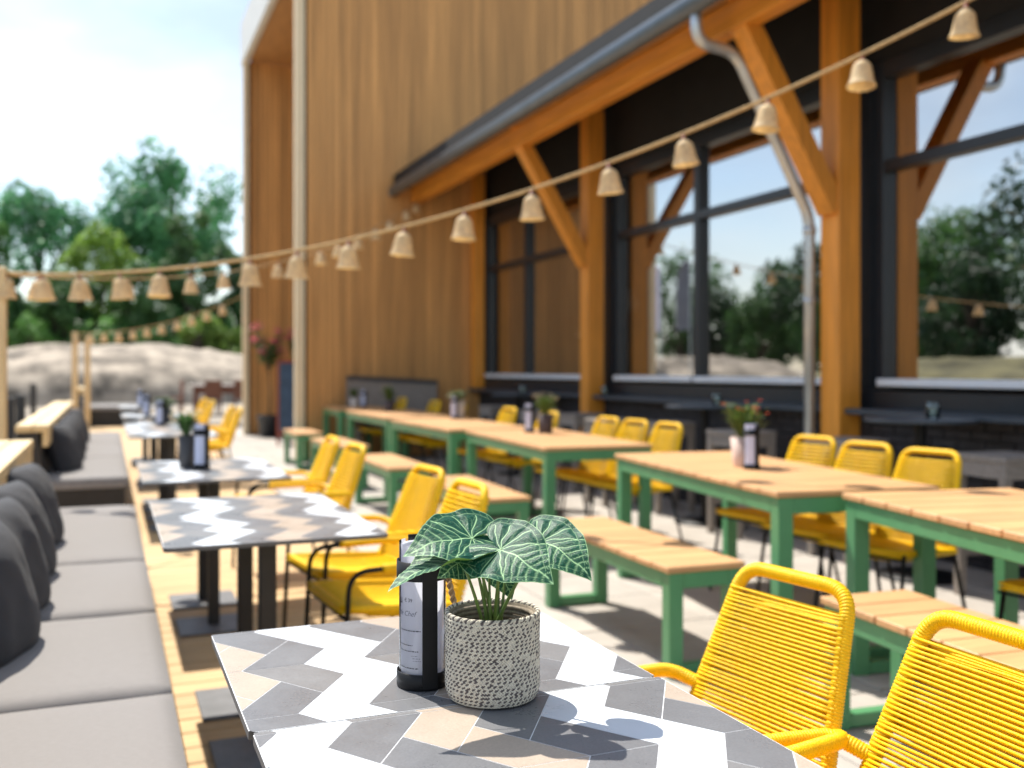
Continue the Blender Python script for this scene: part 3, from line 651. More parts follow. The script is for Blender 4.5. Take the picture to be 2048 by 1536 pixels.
def pillow(loc, rz, ry, s, label, seed):
    mb = MB(); n = 22; vs = []; fs = []
    for sd_ in (1, -1):
        for j in range(n + 1):
            for i in range(n + 1):
                u, v = i / n * 2 - 1, j / n * 2 - 1
                u2, v2 = math.copysign(abs(u) ** .85, u), math.copysign(abs(v) ** .85, v)
                th = ((1 - abs(u) ** 2.6) * (1 - abs(v) ** 2.6)) ** .42; pin = 1 - .07 * (u * u * (1 - v * v) + 0) ; pin2 = 1 - .07 * (v * v * (1 - u * u))
                wr = .009 * noise.noise((u * 2.4 + seed, v * 1.6, sd_ * 3.)) + .004 * noise.noise((u * 4 + v * 5 + seed, v * 1.5 - u, sd_ * 2.)) + .003 * noise.noise((u * 5, v * 3 + seed, sd_))
                vs.append((sd_ * (.10 * th + wr * th), u2 * .245 * pin2 * s, v2 * .235 * pin * s))
    m_ = (n + 1) ** 2
    for q, fl in ((0, 0), (m_, 1)):
        for j in range(n):
            for i in range(n):
                k = q + j * (n + 1) + i; f_ = (k, k + 1, k + n + 2, k + n + 1); fs.append(f_[::-1] if fl else f_)
    mb.add(vs, fs); o_ = mb.build('cushion', 'pillow_fabric', None, True); o_.location = loc; o_.rotation_euler = (0, ry, rz)
    return tag(o_, label, 'cushion', 'dark cushions on the benches')
for i, (y, lb, rz_) in enumerate([(3.16, 'big dark cushion nearest the camera at the left edge', -17), (3.66, 'dark cushion second from the camera on the near bench', -18), (4.22, 'dark cushion third from the camera on the near bench', -15), (5.02, 'dark cushion farthest on the near bench, below the pine rail', -14)]):
    pillow((-.335, y, .615), R(rz_), R(-17), .90, lb, i)
for i, (y, lb) in enumerate([(8.75, 'dark cushion nearest on the second bench'), (9.7, 'dark cushion second on the second bench'), (10.7, 'dark cushion third on the second bench'), (12.1, 'dark cushion last on the second bench')]):
    pillow((-.335, y, .615), R(-16), R(-17), .90, lb, 10 + i)

# ------------------------------------------------------------------ lamp posts and strings of lamps
def post(x, y, h, label, r=.055):
    o_ = MB().box(x - r, y - r, 0, x + r, y + r, h, .008).build('lamp_post', 'pine_post', None); return tag(o_, label, 'post', 'pine lamp posts')
post(-.66, 7.1, 1.93, 'square pine post at the left edge holding the lamp strings'); post(-.62, 22.0, 2.03, 'left of the two far pine posts in front of the gravel mound'); post(-.40, 23.0, 1.96, 'right of the two far pine posts in front of the gravel mound')
def lamp_mesh(seg, rip):
    mb = MB(); H_ = .155; prof = []
    n = 26 if rip else 10
    for i in range(n + 1):
        t = i / n; z = -.012 - H_ * t; r_ = .026 + .022 * min(1, t / .18) ** .6 + .030 * t + .008 * max(0, t - .8) * 5
        prof.append((r_ + (.0018 if (i % 2 and rip) else 0), z))
    prof = [(.006, 0), (.02, -.004)] + prof + [(r_ - .006, z) for r_, z in reversed(prof)]
    mb.lathe(prof, seg); return mb
SH_HI = lamp_mesh(18, True).mesh('lamp_shade', 'rattan', True); SH_LO = lamp_mesh(10, False).mesh('lamp_shade', 'rattan', True)
SK = MB().lathe([(.001, .03), (.013, .028), (.013, -.01), (.018, -.012), (.018, -.03), (.001, -.03)], 8).mesh('socket', 'socket', True)
BU = MB().lathe([(.001, -.03), (.012, -.032), (.026, -.065), (.022, -.09), (.001, -.1)], 10).mesh('bulb', 'bulb', True)
def string(label, Lp, Rp, zf, us, rad, hi, sc=1., hook=None, n=60):
    t_ = thing('lamp_string', label, 'string lights', (*Lp, 0))
    def pt(u): return Vector(((Rp[0] - Lp[0]) * u, (Rp[1] - Lp[1]) * u, zf(u)))
    pts = [pt(i / n) for i in range(n + 1)]
    if hook: pts.append(Vector(hook) - Vector((*Lp, 0)))
    MB().tube(pts, rad, 8).build('cable', 'cable_rope', t_, True)
    for u in us:
        p_ = pt(u); p_.z -= rad + .020 * sc; o_ = link('lamp_shade', SH_HI if hi else SH_LO, t_, p_, random.uniform(0, 6)); o_.rotation_euler.x = random.uniform(-.10, .10); o_.rotation_euler.y = random.uniform(-.10, .10); o_.scale = (sc,) * 3
        s_ = link('socket', SK, o_); s2 = link('bulb', BU, o_)
string('nearest string of rattan bell lamps sweeping from left post to upper right', (-.62, 7.1), (4.12, 3.2), lambda u: 1.893 - .60 * u + 1.94 * u * u + .05 * math.sin(math.pi * u), [.93, .854, .781, .712, .648, .579, .516, .457, .401, .347, .296, .193, .146, .097, .05, .003], .0105, True, .82, (4.12, 3.1, 3.67))
string('second string of lamps from the left post to the far end of the eaves', (-.62, 7.1), (4.16, 13.5), lambda u: 1.88 + .28 * u + 1.52 * u * u + .03 * u, [.038, .094, .16, .269, .335, .40, .465, .53, .589, .65, .72, .79, .854, .93, .985], .006, False, .78)
string('far string of small lamps from the twin posts to the porch', (-.62, 22.0), (2.42, 19.22), lambda u: 2.0 - .12 * u + .80 * u * u, [.01 + .087 * k for k in range(11)], .008, False, 1.0)

# ================================================================== HERO: basket plant and menu holder
pc = Vector(P(985, 1392, .7505)); PR, PH = .0765, .134
bs = thing('potted_plant', 'dark green plant with pale-veined leaves in a woven basket on the near table', 'plant', (pc.x, pc.y, .7508))
def prad(z):                                           # basket outline
    t = z / PH
    return (PR - .0022) * (1 - .13 * max(0, 1 - t / .2) ** 2.2) * (1 - .015 * math.sin(t * 3.1)) - .001 * (t > .97)
core = MB(); prof = [(.001, .002), (prad(0) - .008, .0015), (prad(.004), .005)] + [(prad(PH * k / 16), PH * k / 16) for k in range(1, 17)] + [(PR - .006, PH + .002), (PR - .0095, PH - .001), (PR - .0095, .07), (.001, .07)]
bk_ = core.lathe(prof, 64).build('basket', 'basket_inner', bs, True)  # dark body colour stands in for shade in the gaps between stitches
ROWS, NST = 22, 104
def stitch(mb, ang, z, sgn, mi, ln_, th_):
    r_ = prad(max(0, min(PH, z))); c_, s_ = math.cos(ang), math.sin(ang); o_ = Vector((c_ * (r_ + .0004), s_ * (r_ + .0004), z)); tx = Vector((-s_, c_, 0)); nn = Vector((c_, s_, 0))
    sl = (prad(min(PH, z + .004)) - prad(max(0, z - .004))) / .008; up = (Vector((0, 0, 1)) + nn * sl).normalized(); nn = tx.cross(up)
    d_ = (tx * math.cos(R(36)) + up * (math.sin(R(36)) * sgn)); w_ = nn.cross(d_)
    pr = [(-1, .25), (-.55, .85), (.0, 1.0), (.55, .85), (1, .25)]; vs = []; sg = 5
    for q, rr_ in pr:
        for k in range(sg):
            a_ = math.pi * k / (sg - 1); vs.append(o_ + d_ * (ln_ * q) + w_ * (th_ * rr_ * math.cos(a_)) + nn * (th_ * 1.0 * rr_ * math.sin(a_)))
    mb.add(vs, [(i * sg + k, i * sg + k + 1, (i + 1) * sg + k + 1, (i + 1) * sg + k) for i in range(4) for k in range(sg - 1)], mi)
wvv = MB(); rng = random.Random(3)
for r_ in range(ROWS):
    z0 = .0035 + (PH - .004) * (r_ + .5) / ROWS; hh = (PH - .004) / ROWS; off = rng.uniform(0, 6)
    for k in range(NST):
        an = off + 2 * math.pi * k / NST
        for hlf, sgn in ((.26, 1), (-.26, -1)):
            dk_ = rng.random() < (.88 if (hlf > 0 and k % 2 == 0) else .08 if (hlf < 0 and k % 2) else .01)
            stitch(wvv, an + rng.uniform(-.006, .006) + (.03 if hlf < 0 else 0), z0 + hh * hlf, sgn, 1 if dk_ else 0, (.0038 if dk_ else .0034) * rng.uniform(.9, 1.1), (.0017 if dk_ else .00150) * rng.uniform(.9, 1.15))
tag(wvv.build('weave', ['straw_cream', 'straw_dark'], bk_, True), kind='stuff')
rim = MB(); n = 240
for ply in range(3):
    pts = [((PR - .0045 + .0022 * math.cos(i / n * 2 * math.pi * 34 + ply * 2.09)) * math.cos(i / n * 2 * math.pi), (PR - .0045 + .0022 * math.cos(i / n * 2 * math.pi * 34 + ply * 2.09)) * math.sin(i / n * 2 * math.pi), PH + .0005 + .0022 * math.sin(i / n * 2 * math.pi * 34 + ply * 2.09)) for i in range(n + 1)]
    rim.tube(pts, .0019, 5, False, 1 if ply == 2 else 0)
rim.build('rim', ['straw_cream', 'straw_dark'], bk_, True)
fz = MB(); rng = random.Random(5)
for _ in range(260):                                   # loose straw fibres
    an = rng.uniform(0, 6.28); z = rng.uniform(.004, PH + .003); r_ = prad(min(PH, z)); o_ = Vector((r_ * math.cos(an), r_ * math.sin(an), z)); d_ = (Vector((math.cos(an), math.sin(an), rng.uniform(-.6, .9))) + Vector((rng.gauss(0, .6), rng.gauss(0, .6), 0))).normalized()
    fz.tube([o_, o_ + d_ * rng.uniform(.003, .007)], .00016, 3, False)
tag(fz.build('fibres', 'straw_cream', bk_), kind='stuff')
inn_ = MB(); NI = 48
for r_ in range(8):
    z = .072 + r_ * .0078
    inn_.tube([((PR - .0105) * math.cos(i / NI * 6.2832), (PR - .0105) * math.sin(i / NI * 6.2832), z) for i in range(NI + 1)], .0036, 6, False)
inn_.build('lining', 'basket_inner', bk_, True)
MB().lathe([(.001, .088), (PR * .5, .087), (PR - .012, .084)], 32).build('potting_soil', 'potting_soil', bs, True)

# leaf blade: heart outline in polar form about the stalk, veins as pigment on the mesh
OUT = [(0, 1.0), (5, .90), (12, .80), (22, .725), (35, .665), (50, .63), (65, .605), (80, .60), (100, .615), (120, .635), (138, .63), (152, .575), (163, .46), (171, .31), (176, .15), (180, .05)]
OA, OR = np.radians([q[0] for q in OUT]), np.array([q[1] for q in OUT])
def rho(ph): return np.interp(np.abs(ph), OA, OR)
def vein_lines():
    ls = [([(0, 0), (.5, 0), (1, 0)], .018)]
    for sg in (1, -1):
        for a_, rr_ in ((52, .93), (92, .9), (126, .88), (155, .84)):      # strong veins from the stalk, curving towards the tip
            a0 = R(a_); pts = []
            for k in range(13):
                t = k / 12; an = a0 * (1 - .16 * t * t) if a_ < 120 else a0 * (1 - .06 * t); r_ = t * rr_ * .93 * float(rho(a0 * .9)); pts.append((r_ * math.cos(an), sg * r_ * math.sin(an)))
            ls.append((pts, .0125))
        for x0, ln_ in ((.16, .56), (.30, .50), (.44, .42), (.57, .33), (.69, .24), (.80, .15)):
            pts = []
            for k in range(11):
                t = k / 10; pts.append((x0 + ln_ * (.42 * t + .20 * t * t), sg * ln_ * (.98 * t - .10 * t * t)))
            ls.append((pts, .010))
        pts = [(float(rho(q)) * .86 * math.cos(q) * (1 - .015 * math.cos(q * 12)), sg * float(rho(q)) * .86 * math.sin(q)) for q in np.radians(np.linspace(4, 168, 50))]
        ls.append((pts, .0075))
        rg = random.Random(9)                          # fine net
        for _ in range(34):
            q = R(rg.uniform(8, 160)); r0 = float(rho(q)) * rg.uniform(.25, .62); r1 = r0 + float(rho(q)) * rg.uniform(.12, .26); q1 = q + rg.uniform(-.22, .1)
            ls.append(([(r0 * math.cos(q), sg * r0 * math.sin(q)), (r1 * math.cos((q + q1) / 2 + .03), sg * r1 * math.sin((q + q1) / 2 + .03)), (r1 * 1.05 * math.cos(q1), sg * r1 * 1.05 * math.sin(q1))], .0045))
        for q in np.radians(np.arange(8, 165, 11)):
            r0, r1 = float(rho(q)) * .86, float(rho(q)) * .985; ls.append(([(r0 * math.cos(q), sg * r0 * math.sin(q)), (r1 * math.cos(q * .97), sg * r1 * math.sin(q * .97))], .005))
    return ls
VL = vein_lines(); NR, NPHI = 78, 300
ph = np.linspace(-np.pi, np.pi, NPHI + 1); rr = np.linspace(.02, 1, NR)
PHI, RRR = np.meshgrid(ph, rr, indexing='ij'); RAD = RRR * rho(PHI); LX, LY = RAD * np.cos(PHI), RAD * np.sin(PHI)
VX_ = LX + .014 * np.sin(13 * LY + 5 * LX + 1) + .008 * np.sin(31 * LX - 9 * LY); VY_ = LY + .014 * np.sin(11 * LX + 4 * LY + 2) + .008 * np.sin(27 * LY + 13 * LX)   # veins wander a little
VE = np.zeros_like(LX); DV = np.full_like(LX, 9.)
for pts, wd_ in VL:
    dm = np.full_like(LX, 9.)
    for (ax_, ay), (bx, by) in zip(pts, pts[1:]):
        ex, ey = bx - ax_, by - ay; t = np.clip(((VX_ - ax_) * ex + (VY_ - ay) * ey) / (ex * ex + ey * ey + 1e-12), 0, 1); dm = np.minimum(dm, np.hypot(VX_ - ax_ - t * ex, VY_ - ay - t * ey))
    core_ = np.clip(1.3 - dm / (wd_ * .50), 0, 1); halo = .07 * np.exp(-(dm / (wd_ * 1.6)) ** 2)
    VE = np.maximum(VE, np.maximum(core_ * (.95 if wd_ > .008 else (.45 if wd_ > .0048 else .30)), halo))
    if wd_ > .007: DV = np.minimum(DV, dm)
VE = np.maximum(VE, .45 * (RRR > .982)); VE = np.clip(VE, 0, 1)
def leaf(attach, tip, nrm, width=1., fold=.12, droop=.25, side=0., seed=0, tipdrip=.0):
    ex = (tip - attach); L = ex.length; ex.normalize(); nz_ = (nrm - ex * nrm.dot(ex)).normalized(); ey = nz_.cross(ex)
    x, y = LX, LY * width
    pk = .016 * (1 - np.exp(-(DV / .075) ** 2))
    rg = random.Random(seed); p1, p2 = rg.uniform(0, 6), rg.uniform(0, 6)
    wav = .022 * np.sin(PHI * 5 + p1) * RRR ** 3 + .012 * np.sin(PHI * 9 + p2) * RRR ** 4
    z = pk + fold * np.abs(y) ** 1.3 - droop * (x * x - x) * (x > 0) - droop * .9 * (x ** 2) * (x < 0) * .8 - side * y - .35 * droop * y * y + wav
    z = z - tipdrip * np.clip(x - .8, 0, 1) ** 2 * 6
    co = [(attach + (ex * float(a_) + ey * float(b_) + nz_ * float(c_)) * L)[:] for a_, b_, c_ in zip(x.ravel(), y.ravel(), z.ravel())]
    o0 = Vector(bs.location); mb = MB(); mb.add([Vector(q) - o0 for q in co], [(i * NR + j, i * NR + j + 1, (i + 1) * NR + j + 1, (i + 1) * NR + j) for i in range(NPHI) for j in range(NR - 1)][::1])
    me = mb.mesh('leaf', 'alocasia_leaf', True); at_ = me.attributes.new('vein', 'FLOAT', 'POINT'); at_.data.foreach_set('value', VE.ravel().astype(np.float32))
    return link('leaf', me, bs)
LV = [  # attach px, tip px, normal (right, up, towards), width, fold, droop, side
    ((943, 1078, 1.50), (806, 1110, 1.455), (-.10, .80, .58), 1.02, .10, .38, .0),
    ((1003, 1099, 1.46), (1108, 1170, 1.395), (.02, .70, .72), .98, .06, .30, .0),
    ((1086, 1083, 1.53), (1184, 1158, 1.465), (.25, .60, .76), .92, .10, .34, .0),
    ((922, 1122, 1.47), (776, 1188, 1.41), (-.42, .90, .02), .60, .45, .34, .25),
    ((945, 1108, 1.53), (874, 1158, 1.50), (-.1, .30, .95), .95, .10, .25, .0),
    ((1000, 1128, 1.58), (1024, 1200, 1.555), (.0, .2, .98), .9, .1, .2, .0),
]
ctr = Vector((pc.x, pc.y, .7508 + .085))
for i, (A_, T_, nn, wdt, fo, dr, si) in enumerate(LV):
    at0, tp0 = W(*A_), W(*T_); leaf(at0, tp0, camvec(*nn), wdt, fo, dr, si, i, .12 if i == 2 else 0)
    an = i * 1.05; b0 = ctr + Vector((.008 * math.cos(an), .008 * math.sin(an), 0)); md = b0.lerp(at0, .55) + Vector((0, 0, .022)); pts = []
    for k in range(13):
        t = k / 12; q = b0 * (1 - t) ** 2 + md * 2 * t * (1 - t) + at0 * t * t; pts.append(q - Vector(bs.location))
    MB().tube(pts, [.0034 - .0016 * k / 12 for k in range(13)], 8).build('stalk', 'stem_green', bs, True)
for k in range(3):
    an = 2 + k * 2.1; b0 = ctr + Vector((.012 * math.cos(an), .012 * math.sin(an), 0)) - Vector(bs.location); MB().tube([b0, b0 + Vector((.004 * math.cos(an), .004 * math.sin(an), .05)), b0 + Vector((.012 * math.cos(an), .012 * math.sin(an), .13))], [.003, .0026, .0016], 7).build('stalk', 'stem_green', bs, True)

# menu holder
def make_menu(hero):
    t_ = thing('menu_holder', '', 'menu holder'); RC = .0425; sg = 48 if hero else 16
    MB().lathe([(.001, .0), (RC - .002, 0), (RC, .002), (RC, .026), (RC - .0018, .0265), (RC - .0022, .004), (.001, .004)], sg).build('base_cup', 'black_steel', t_, True)
    MB().lathe([(RC, .176), (RC, .206), (RC - .002, .206), (RC - .002, .176), (RC, .176)], sg).build('ring', 'black_steel', t_, True)
    for an in (-96, 84):                               # flat upright bars
        b_ = MB(); c_, s_ = math.cos(R(an)), math.sin(R(an)); n_ = Vector((c_, s_, 0)); tx = Vector((-s_, c_, 0)); vs = []
        for z in (.004, .232 if an < 0 else .24):
            for dr in (.0, .0024):
                for dt in (-.0125, .0125): vs.append(n_ * (RC - .0004 + dr) + tx * dt + Vector((0, 0, z)))
        b_.add(vs, [(0, 1, 3, 2), (4, 6, 7, 5), (0, 4, 5, 1), (2, 3, 7, 6), (0, 2, 6, 4), (1, 5, 7, 3)]); b_.build('upright', 'black_steel', t_)
    pr = .0355; pm = MB(); n_ = 60 if hero else 18; vs = []
    for i in range(n_ + 1):                            # rolled sheet, a little more than one turn
        a_ = R(150) + R(395) * i / n_; r_ = pr - .0016 * i / n_; vs += [(r_ * math.cos(a_), r_ * math.sin(a_), .006), (r_ * math.cos(a_), r_ * math.sin(a_), .232)]
    pm.add(vs, [(2 * i, 2 * i + 2, 2 * i + 3, 2 * i + 1) for i in range(n_)]); sheet = pm.build('menu_sheet', 'paper' if hero else 'menu_sheet', t_, True)
    if hero: MB().lathe([(.0385, .004), (.0385, .236)], 48).build('clear_sleeve', 'clear_tube', t_, True)
    return t_, sheet
hx, hy, _ = P(845, 1368, .75)
mh, sheet = make_menu(True); mh['label'] = 'black cylindrical menu holder with rolled white menu beside the basket plant'; mh['group'] = 'menu holders'; mh.location = (hx, hy, .7508)
view = math.atan2(-hy, -hx)                            # direction from the holder to the viewer
mh.rotation_euler.z = view - R(-96) + R(16)
def wrap_text(body, size, arc_end, z, mat, shear=0., align_right=True):
    cu = bpy.data.curves.new('t', 'FONT'); cu.body = body; cu.size = size; cu.shear = shear; cu.resolution_u = 3; to = bpy.data.objects.new('t', cu); COL.objects.link(to)
    me = bpy.data.meshes.new_from_object(to.evaluated_get(bpy.context.evaluated_depsgraph_get())); bpy.data.objects.remove(to)
    mx_ = max(v.co.x for v in me.vertices); r_ = .0362
    for v in me.vertices:
        arc = arc_end + v.co.x - mx_; a_ = view - mh.rotation_euler.z + arc / r_; z_ = z + v.co.y; v.co = (r_ * math.cos(a_), r_ * math.sin(a_), z_)
    me.materials.append(MATS[mat]); return link('print', me, sheet)
wrap_text('Menu', .020, -.0415, .1375, 'ink'); wrap_text('\u20ac 39', .0085, -.0175, .1415, 'ink'); wrap_text('Menu de Chef', .0118, -.0085, .119, 'ink_light', .35)
rg = random.Random(4)
def dashes(z, a0, a1, h, mat):
    mb = MB(); x = a0; r_ = .0362
    while x < a1:
        w_ = rg.uniform(.0016, .0048); x2 = min(a1, x + w_); vs = []
        for q in (x, (x + x2) / 2, x2):
            a_ = view - mh.rotation_euler.z + q / r_; vs += [(r_ * math.cos(a_), r_ * math.sin(a_), z), (r_ * math.cos(a_), r_ * math.sin(a_), z + h * rg.uniform(.7, 1.1))]
        mb.add(vs, [(0, 2, 3, 1), (2, 4, 5, 3)]); x = x2 + .0011
    mb.build('print', mat, sheet)
for z, a0, a1 in ((.0945, -.05, -.003), (.071, -.05, -.017), (.0615, -.05, -.007), (.034, -.05, -.0065)): dashes(z, a0, a1, .0016, 'ink')
for z, a0, a1 in ((.0545, -.019, -.008), (.0505, -.017, -.004), (.0465, -.016, -.001)): dashes(z, a0, a1, .0008, 'ink_light')
jc = MB(); j0 = W(888, 1120, 1.66)
for ply in range(2):
    pts = []
    for k in range(60):
        t = k / 59; q = j0.lerp(W(912, 1222, 1.62), t) + Vector((0, 0, 0)); an = t * 24 + ply * math.pi; pts.append(q + camvec(.0026 * math.cos(an), 0, .0026 * math.sin(an)) - Vector((hx, hy, .7508)))
    jc.tube(pts, .0032, 6)
jo = jc.build('jute_cord', 'jute', None, True); jo.location = (hx, hy, .7508); tag(jo, 'short twisted jute cord between the menu holder and the basket', 'cord')

# ------------------------------------------------------------------ small things on the other tables
mf, _s = make_menu(False)
for i, (x, y, lb) in enumerate([(.451, 5.30, 'pale menu in black holder on the third patterned table'), (.446, 9.45, 'pale menu in holder on the distant row of four tables'), (.40, 11.5, 'pale menu in holder on the pair of tables beside the far armchairs'), (.42, 14.3, 'menu in holder on the farthest patterned tables'), (3.09, 4.20, 'menu holder in front of the red-flowering plant'), (3.20, 7.34, 'menu in holder beside the dark brown pot'), (3.20, 12.95, 'menu in holder on the short table by the timber wall'), (3.34, 9.62, 'menu in holder touching the cream pot with broad leaves')]):
    place(mf, i == 0, (x, y, .7508), math.atan2(-y, -x) + R(96 + 40), lb, 'menu holders')
def small_plant(loc, label, potmat, r0, r1, h, kind, fmat, flower=None, spread=.1, ph_=.13, seed=0, n=70, broad=False):
    rg = random.Random(seed); t_ = thing('potted_plant', label, 'plant', loc, 0, 'small plants on the tables')
    MB().lathe([(.001, 0), (r0, 0), (r0 + .002, .004), (r1, h), (r1 - .005, h), (r1 - .007, h - .015), (.001, h - .015)], 24).build('pot', potmat, t_, True)
    v = []; f = []
    for _ in range(n):
        an, rd = rg.uniform(0, 6.28), rg.random() ** .6; top = Vector((math.cos(an) * rd * spread, math.sin(an) * rd * spread, h + ph_ * rg.uniform(.35, 1))); bse = Vector((math.cos(an) * rd * r1 * .5, math.sin(an) * rd * r1 * .5, h - .01))
        wv_ = Vector((-math.sin(an), math.cos(an), 0)) * (.03 if broad else .007); mid = bse.lerp(top, .62) + Vector((0, 0, .03)); o_ = len(v)
        v += [bse, mid + wv_, top + (Vector((math.cos(an), math.sin(an), -.5)) * .03 if broad else Vector((0, 0, 0))), mid - wv_]; f.append((o_, o_ + 1, o_ + 2, o_ + 3))
        if not broad:
            for q in range(3):
                c_ = bse.lerp(top, rg.uniform(.5, 1)); a2 = rg.uniform(0, 6.28); d_ = Vector((math.cos(a2), math.sin(a2), rg.uniform(-.2, .6))) * .022; w2 = d_.cross(Vector((0, 0, 1))).normalized() * .007; o_ = len(v); v += [c_, c_ + d_ * .5 + w2, c_ + d_, c_ + d_ * .5 - w2]; f.append((o_, o_ + 1, o_ + 2, o_ + 3))
    MB().add(v, f).build('foliage', fmat, t_)
    if flower:
        fm = MB()
        for _ in range(14):
            an, rd = rg.uniform(0, 6.28), rg.random() ** .5; c_ = Vector((math.cos(an) * rd * spread, math.sin(an) * rd * spread, h + ph_ * rg.uniform(.65, 1.05)))
            for q in range(5):
                a2 = q * 1.257 + rg.random(); d_ = Vector((math.cos(a2), math.sin(a2), .5)) * .014; w2 = d_.cross(Vector((0, 0, 1))).normalized() * .007; fm.add([c_, c_ + d_ * .6 + w2, c_ + d_, c_ + d_ * .6 - w2], [(0, 1, 2, 3)])
        tag(fm.build('flowers', flower, t_), kind='stuff')
small_plant((.385, 5.42, .7508), 'cream-flowering plant in a tall grey pot on the third patterned table', 'pot_grey', .034, .044, .17, 0, 'foliage_leafy', 'flower_cream', .085, .13, 1)
small_plant((3.14, 4.33, .7508), 'red-flowering plant in a pale pot on the green table behind its menu', 'pot_pink', .060, .075, .155, 0, 'foliage_herb', 'flower_red', .13, .19, 2, 120)
small_plant((3.29, 7.22, .7508), 'bushy herb in a dark brown pot on the green table', 'pot_brown', .055, .064, .155, 0, 'foliage_herb', 'flower_cream', .11, .16, 3, 90)
small_plant((3.40, 9.66, .7508), 'broad-leaved plant in a cream pot on the green table', 'pot_cream', .06, .075, .19, 0, 'foliage_sage', None, .15, .13, 4, 34, True)
small_plant((3.22, 11.72, .7508), 'bushy plant in a small brown pot on the far green table', 'pot_brown', .055, .07, .13, 0, 'foliage_herb', 'flower_cream', .12, .2, 5, 80)
small_plant((3.08, 13.0, .7508), 'small plant in a pale pot on the short table by the timber wall', 'pot_cream', .045, .05, .13, 0, 'foliage_herb', None, .09, .14, 6, 60)
small_plant((.52, 9.95, .7508), 'variegated broad-leaved plant on the distant row of four tables', 'pot_grey', .05, .06, .14, 0, 'foliage_sage', None, .15, .13, 7, 34, True)

# ------------------------------------------------------------------ bar tables, stools, candle jars
def bar_table(x, y, label, h=.97, r=.33):
    t_ = thing('bar_table', label, 'table', (x, y, 0), 0, 'round bar tables by the brick wall')
    MB().lathe([(.001, h - .022), (r - .004, h - .022), (r, h - .018), (r, h - .003), (r - .004, h), (.001, h)], 40).build('table_top', 'ledge_metal', t_, True)
    MB().lathe([(.036, .02), (.036, h - .021)], 16).build('column', 'black_steel', t_, True); MB().lathe([(.001, .0), (.25, 0), (.255, .004), (.25, .012), (.06, .03), (.036, .034)], 32).build('base', 'black_steel', t_, True)
bar_table(4.60, 4.56, 'round dark bar table nearest, behind the right-hand yellow chairs'); bar_table(4.58, 6.86, 'round dark bar table below the middle window'); bar_table(4.60, 10.9, 'round dark bar table farthest, below the far window')
st0 = thing('bar_stool', '', 'stool'); sm = MB(); s_ = .19
MB().box(-s_, -s_, .765, s_, s_, .80, .005).build('seat', 'weathered', st0)
ap = MB(); ap.box(-s_ + .01, -s_ + .055, .68, -s_ + .035, s_ - .055, .764); ap.box(s_ - .035, -s_ + .055, .68, s_ - .01, s_ - .055, .764); ap.box(-s_ + .055, -s_ + .01, .68, s_ - .055, -s_ + .035, .764); ap.box(-s_ + .055, s_ - .035, .68, s_ - .055, s_ - .01, .764); ap.build('apron', 'weathered', st0)
for sx in (-1, 1):
    for sy in (-1, 1): MB().box(sx * (s_ - .005), sy * (s_ - .005), 0, sx * (s_ - .055), sy * (s_ - .055), .7645, .003).build('leg', 'weathered', st0)
for sy in (-1, 1): MB().box(-s_ + .055, sy * (s_ - .018), .22, s_ - .055, sy * (s_ - .042), .26).build('stretcher', 'weathered', st0)
for i, (x, y, a_, lb) in enumerate([(4.58, 3.93, -4, 'weathered grey bar stool at the right edge, nearest'), (4.62, 5.22, 5, 'grey bar stool beside the thick timber post'), (4.50, 6.25, 4, 'grey bar stool on the near side of the middle bar table'), (4.62, 7.52, -6, 'grey bar stool on the far side of the middle bar table'), (4.40, 8.15, 3, 'grey bar stool between the two yellow chair groups'), (4.62, 9.25, 6, 'grey bar stool in front of the second timber post'), (4.60, 10.25, -3, 'grey bar stool nearer of two at the farthest bar table'), (4.62, 11.6, 2, 'grey bar stool farthest, at the last bar table')]):
    place(st0, i == 0, (x, y, 0), R(a_), lb, 'weathered bar stools')
def jar(x, y, z, label):
    t_ = thing('candle_jar', label, 'jar', (x, y, z), 0, 'glass candle jars'); MB().lathe([(.001, .001), (.038, .001), (.042, .006), (.042, .085), (.038, .092), (.040, .098), (.037, .098), (.035, .09), (.039, .083), (.039, .008), (.001, .006)], 24).build('glass', 'jar_glass', t_, True)
    MB().lathe([(.001, .008), (.03, .008), (.03, .045), (.001, .045)], 16).build('candle', 'lamp_white', t_, True)
jar(4.64, 4.5, .9705, 'glass candle jar on the nearest bar table'); jar(4.66, 6.8, .9705, 'glass candle jar on the middle bar table'); jar(5.02, 9.45, .9855, 'glass candle jar on the ledge beside the second timber post'); jar(4.64, 10.85, .9705, 'glass candle jar on the farthest bar table')

# grey settee against the timber wall
gs = thing('wall_settee', 'grey wooden settee with tall framed back against the timber wall', 'settee', (3.74, 13.25, 0))
MB().box(-.66, .15, .0, -.60, .21, 1.17, .008).build('leg', 'weathered', gs); MB().box(.60, .15, 0, .66, .21, 1.10, .008).build('leg', 'weathered', gs)
MB().add([(-.6, .16, .48), (.6, .16, .48), (.6, .16, 1.06), (-.6, .16, 1.13), (-.6, .20, .48), (.6, .20, .48), (.6, .20, 1.06), (-.6, .20, 1.13)], [(0, 1, 2, 3), (5, 4, 7, 6), (3, 2, 6, 7), (0, 4, 5, 1)]).build('back_panel', 'weathered', gs)
MB().bar((-.66, .18, 1.15), (.66, .18, 1.08), .07, .06).build('top_rail', 'pot_grey', gs); MB().box(-.64, -.25, .40, .64, .15, .46, .006).build('seat', 'weathered', gs)
for sx in (-1, 1): MB().box(sx * .62, -.24, 0, sx * .56, -.18, .40).build('leg', 'weathered', gs)

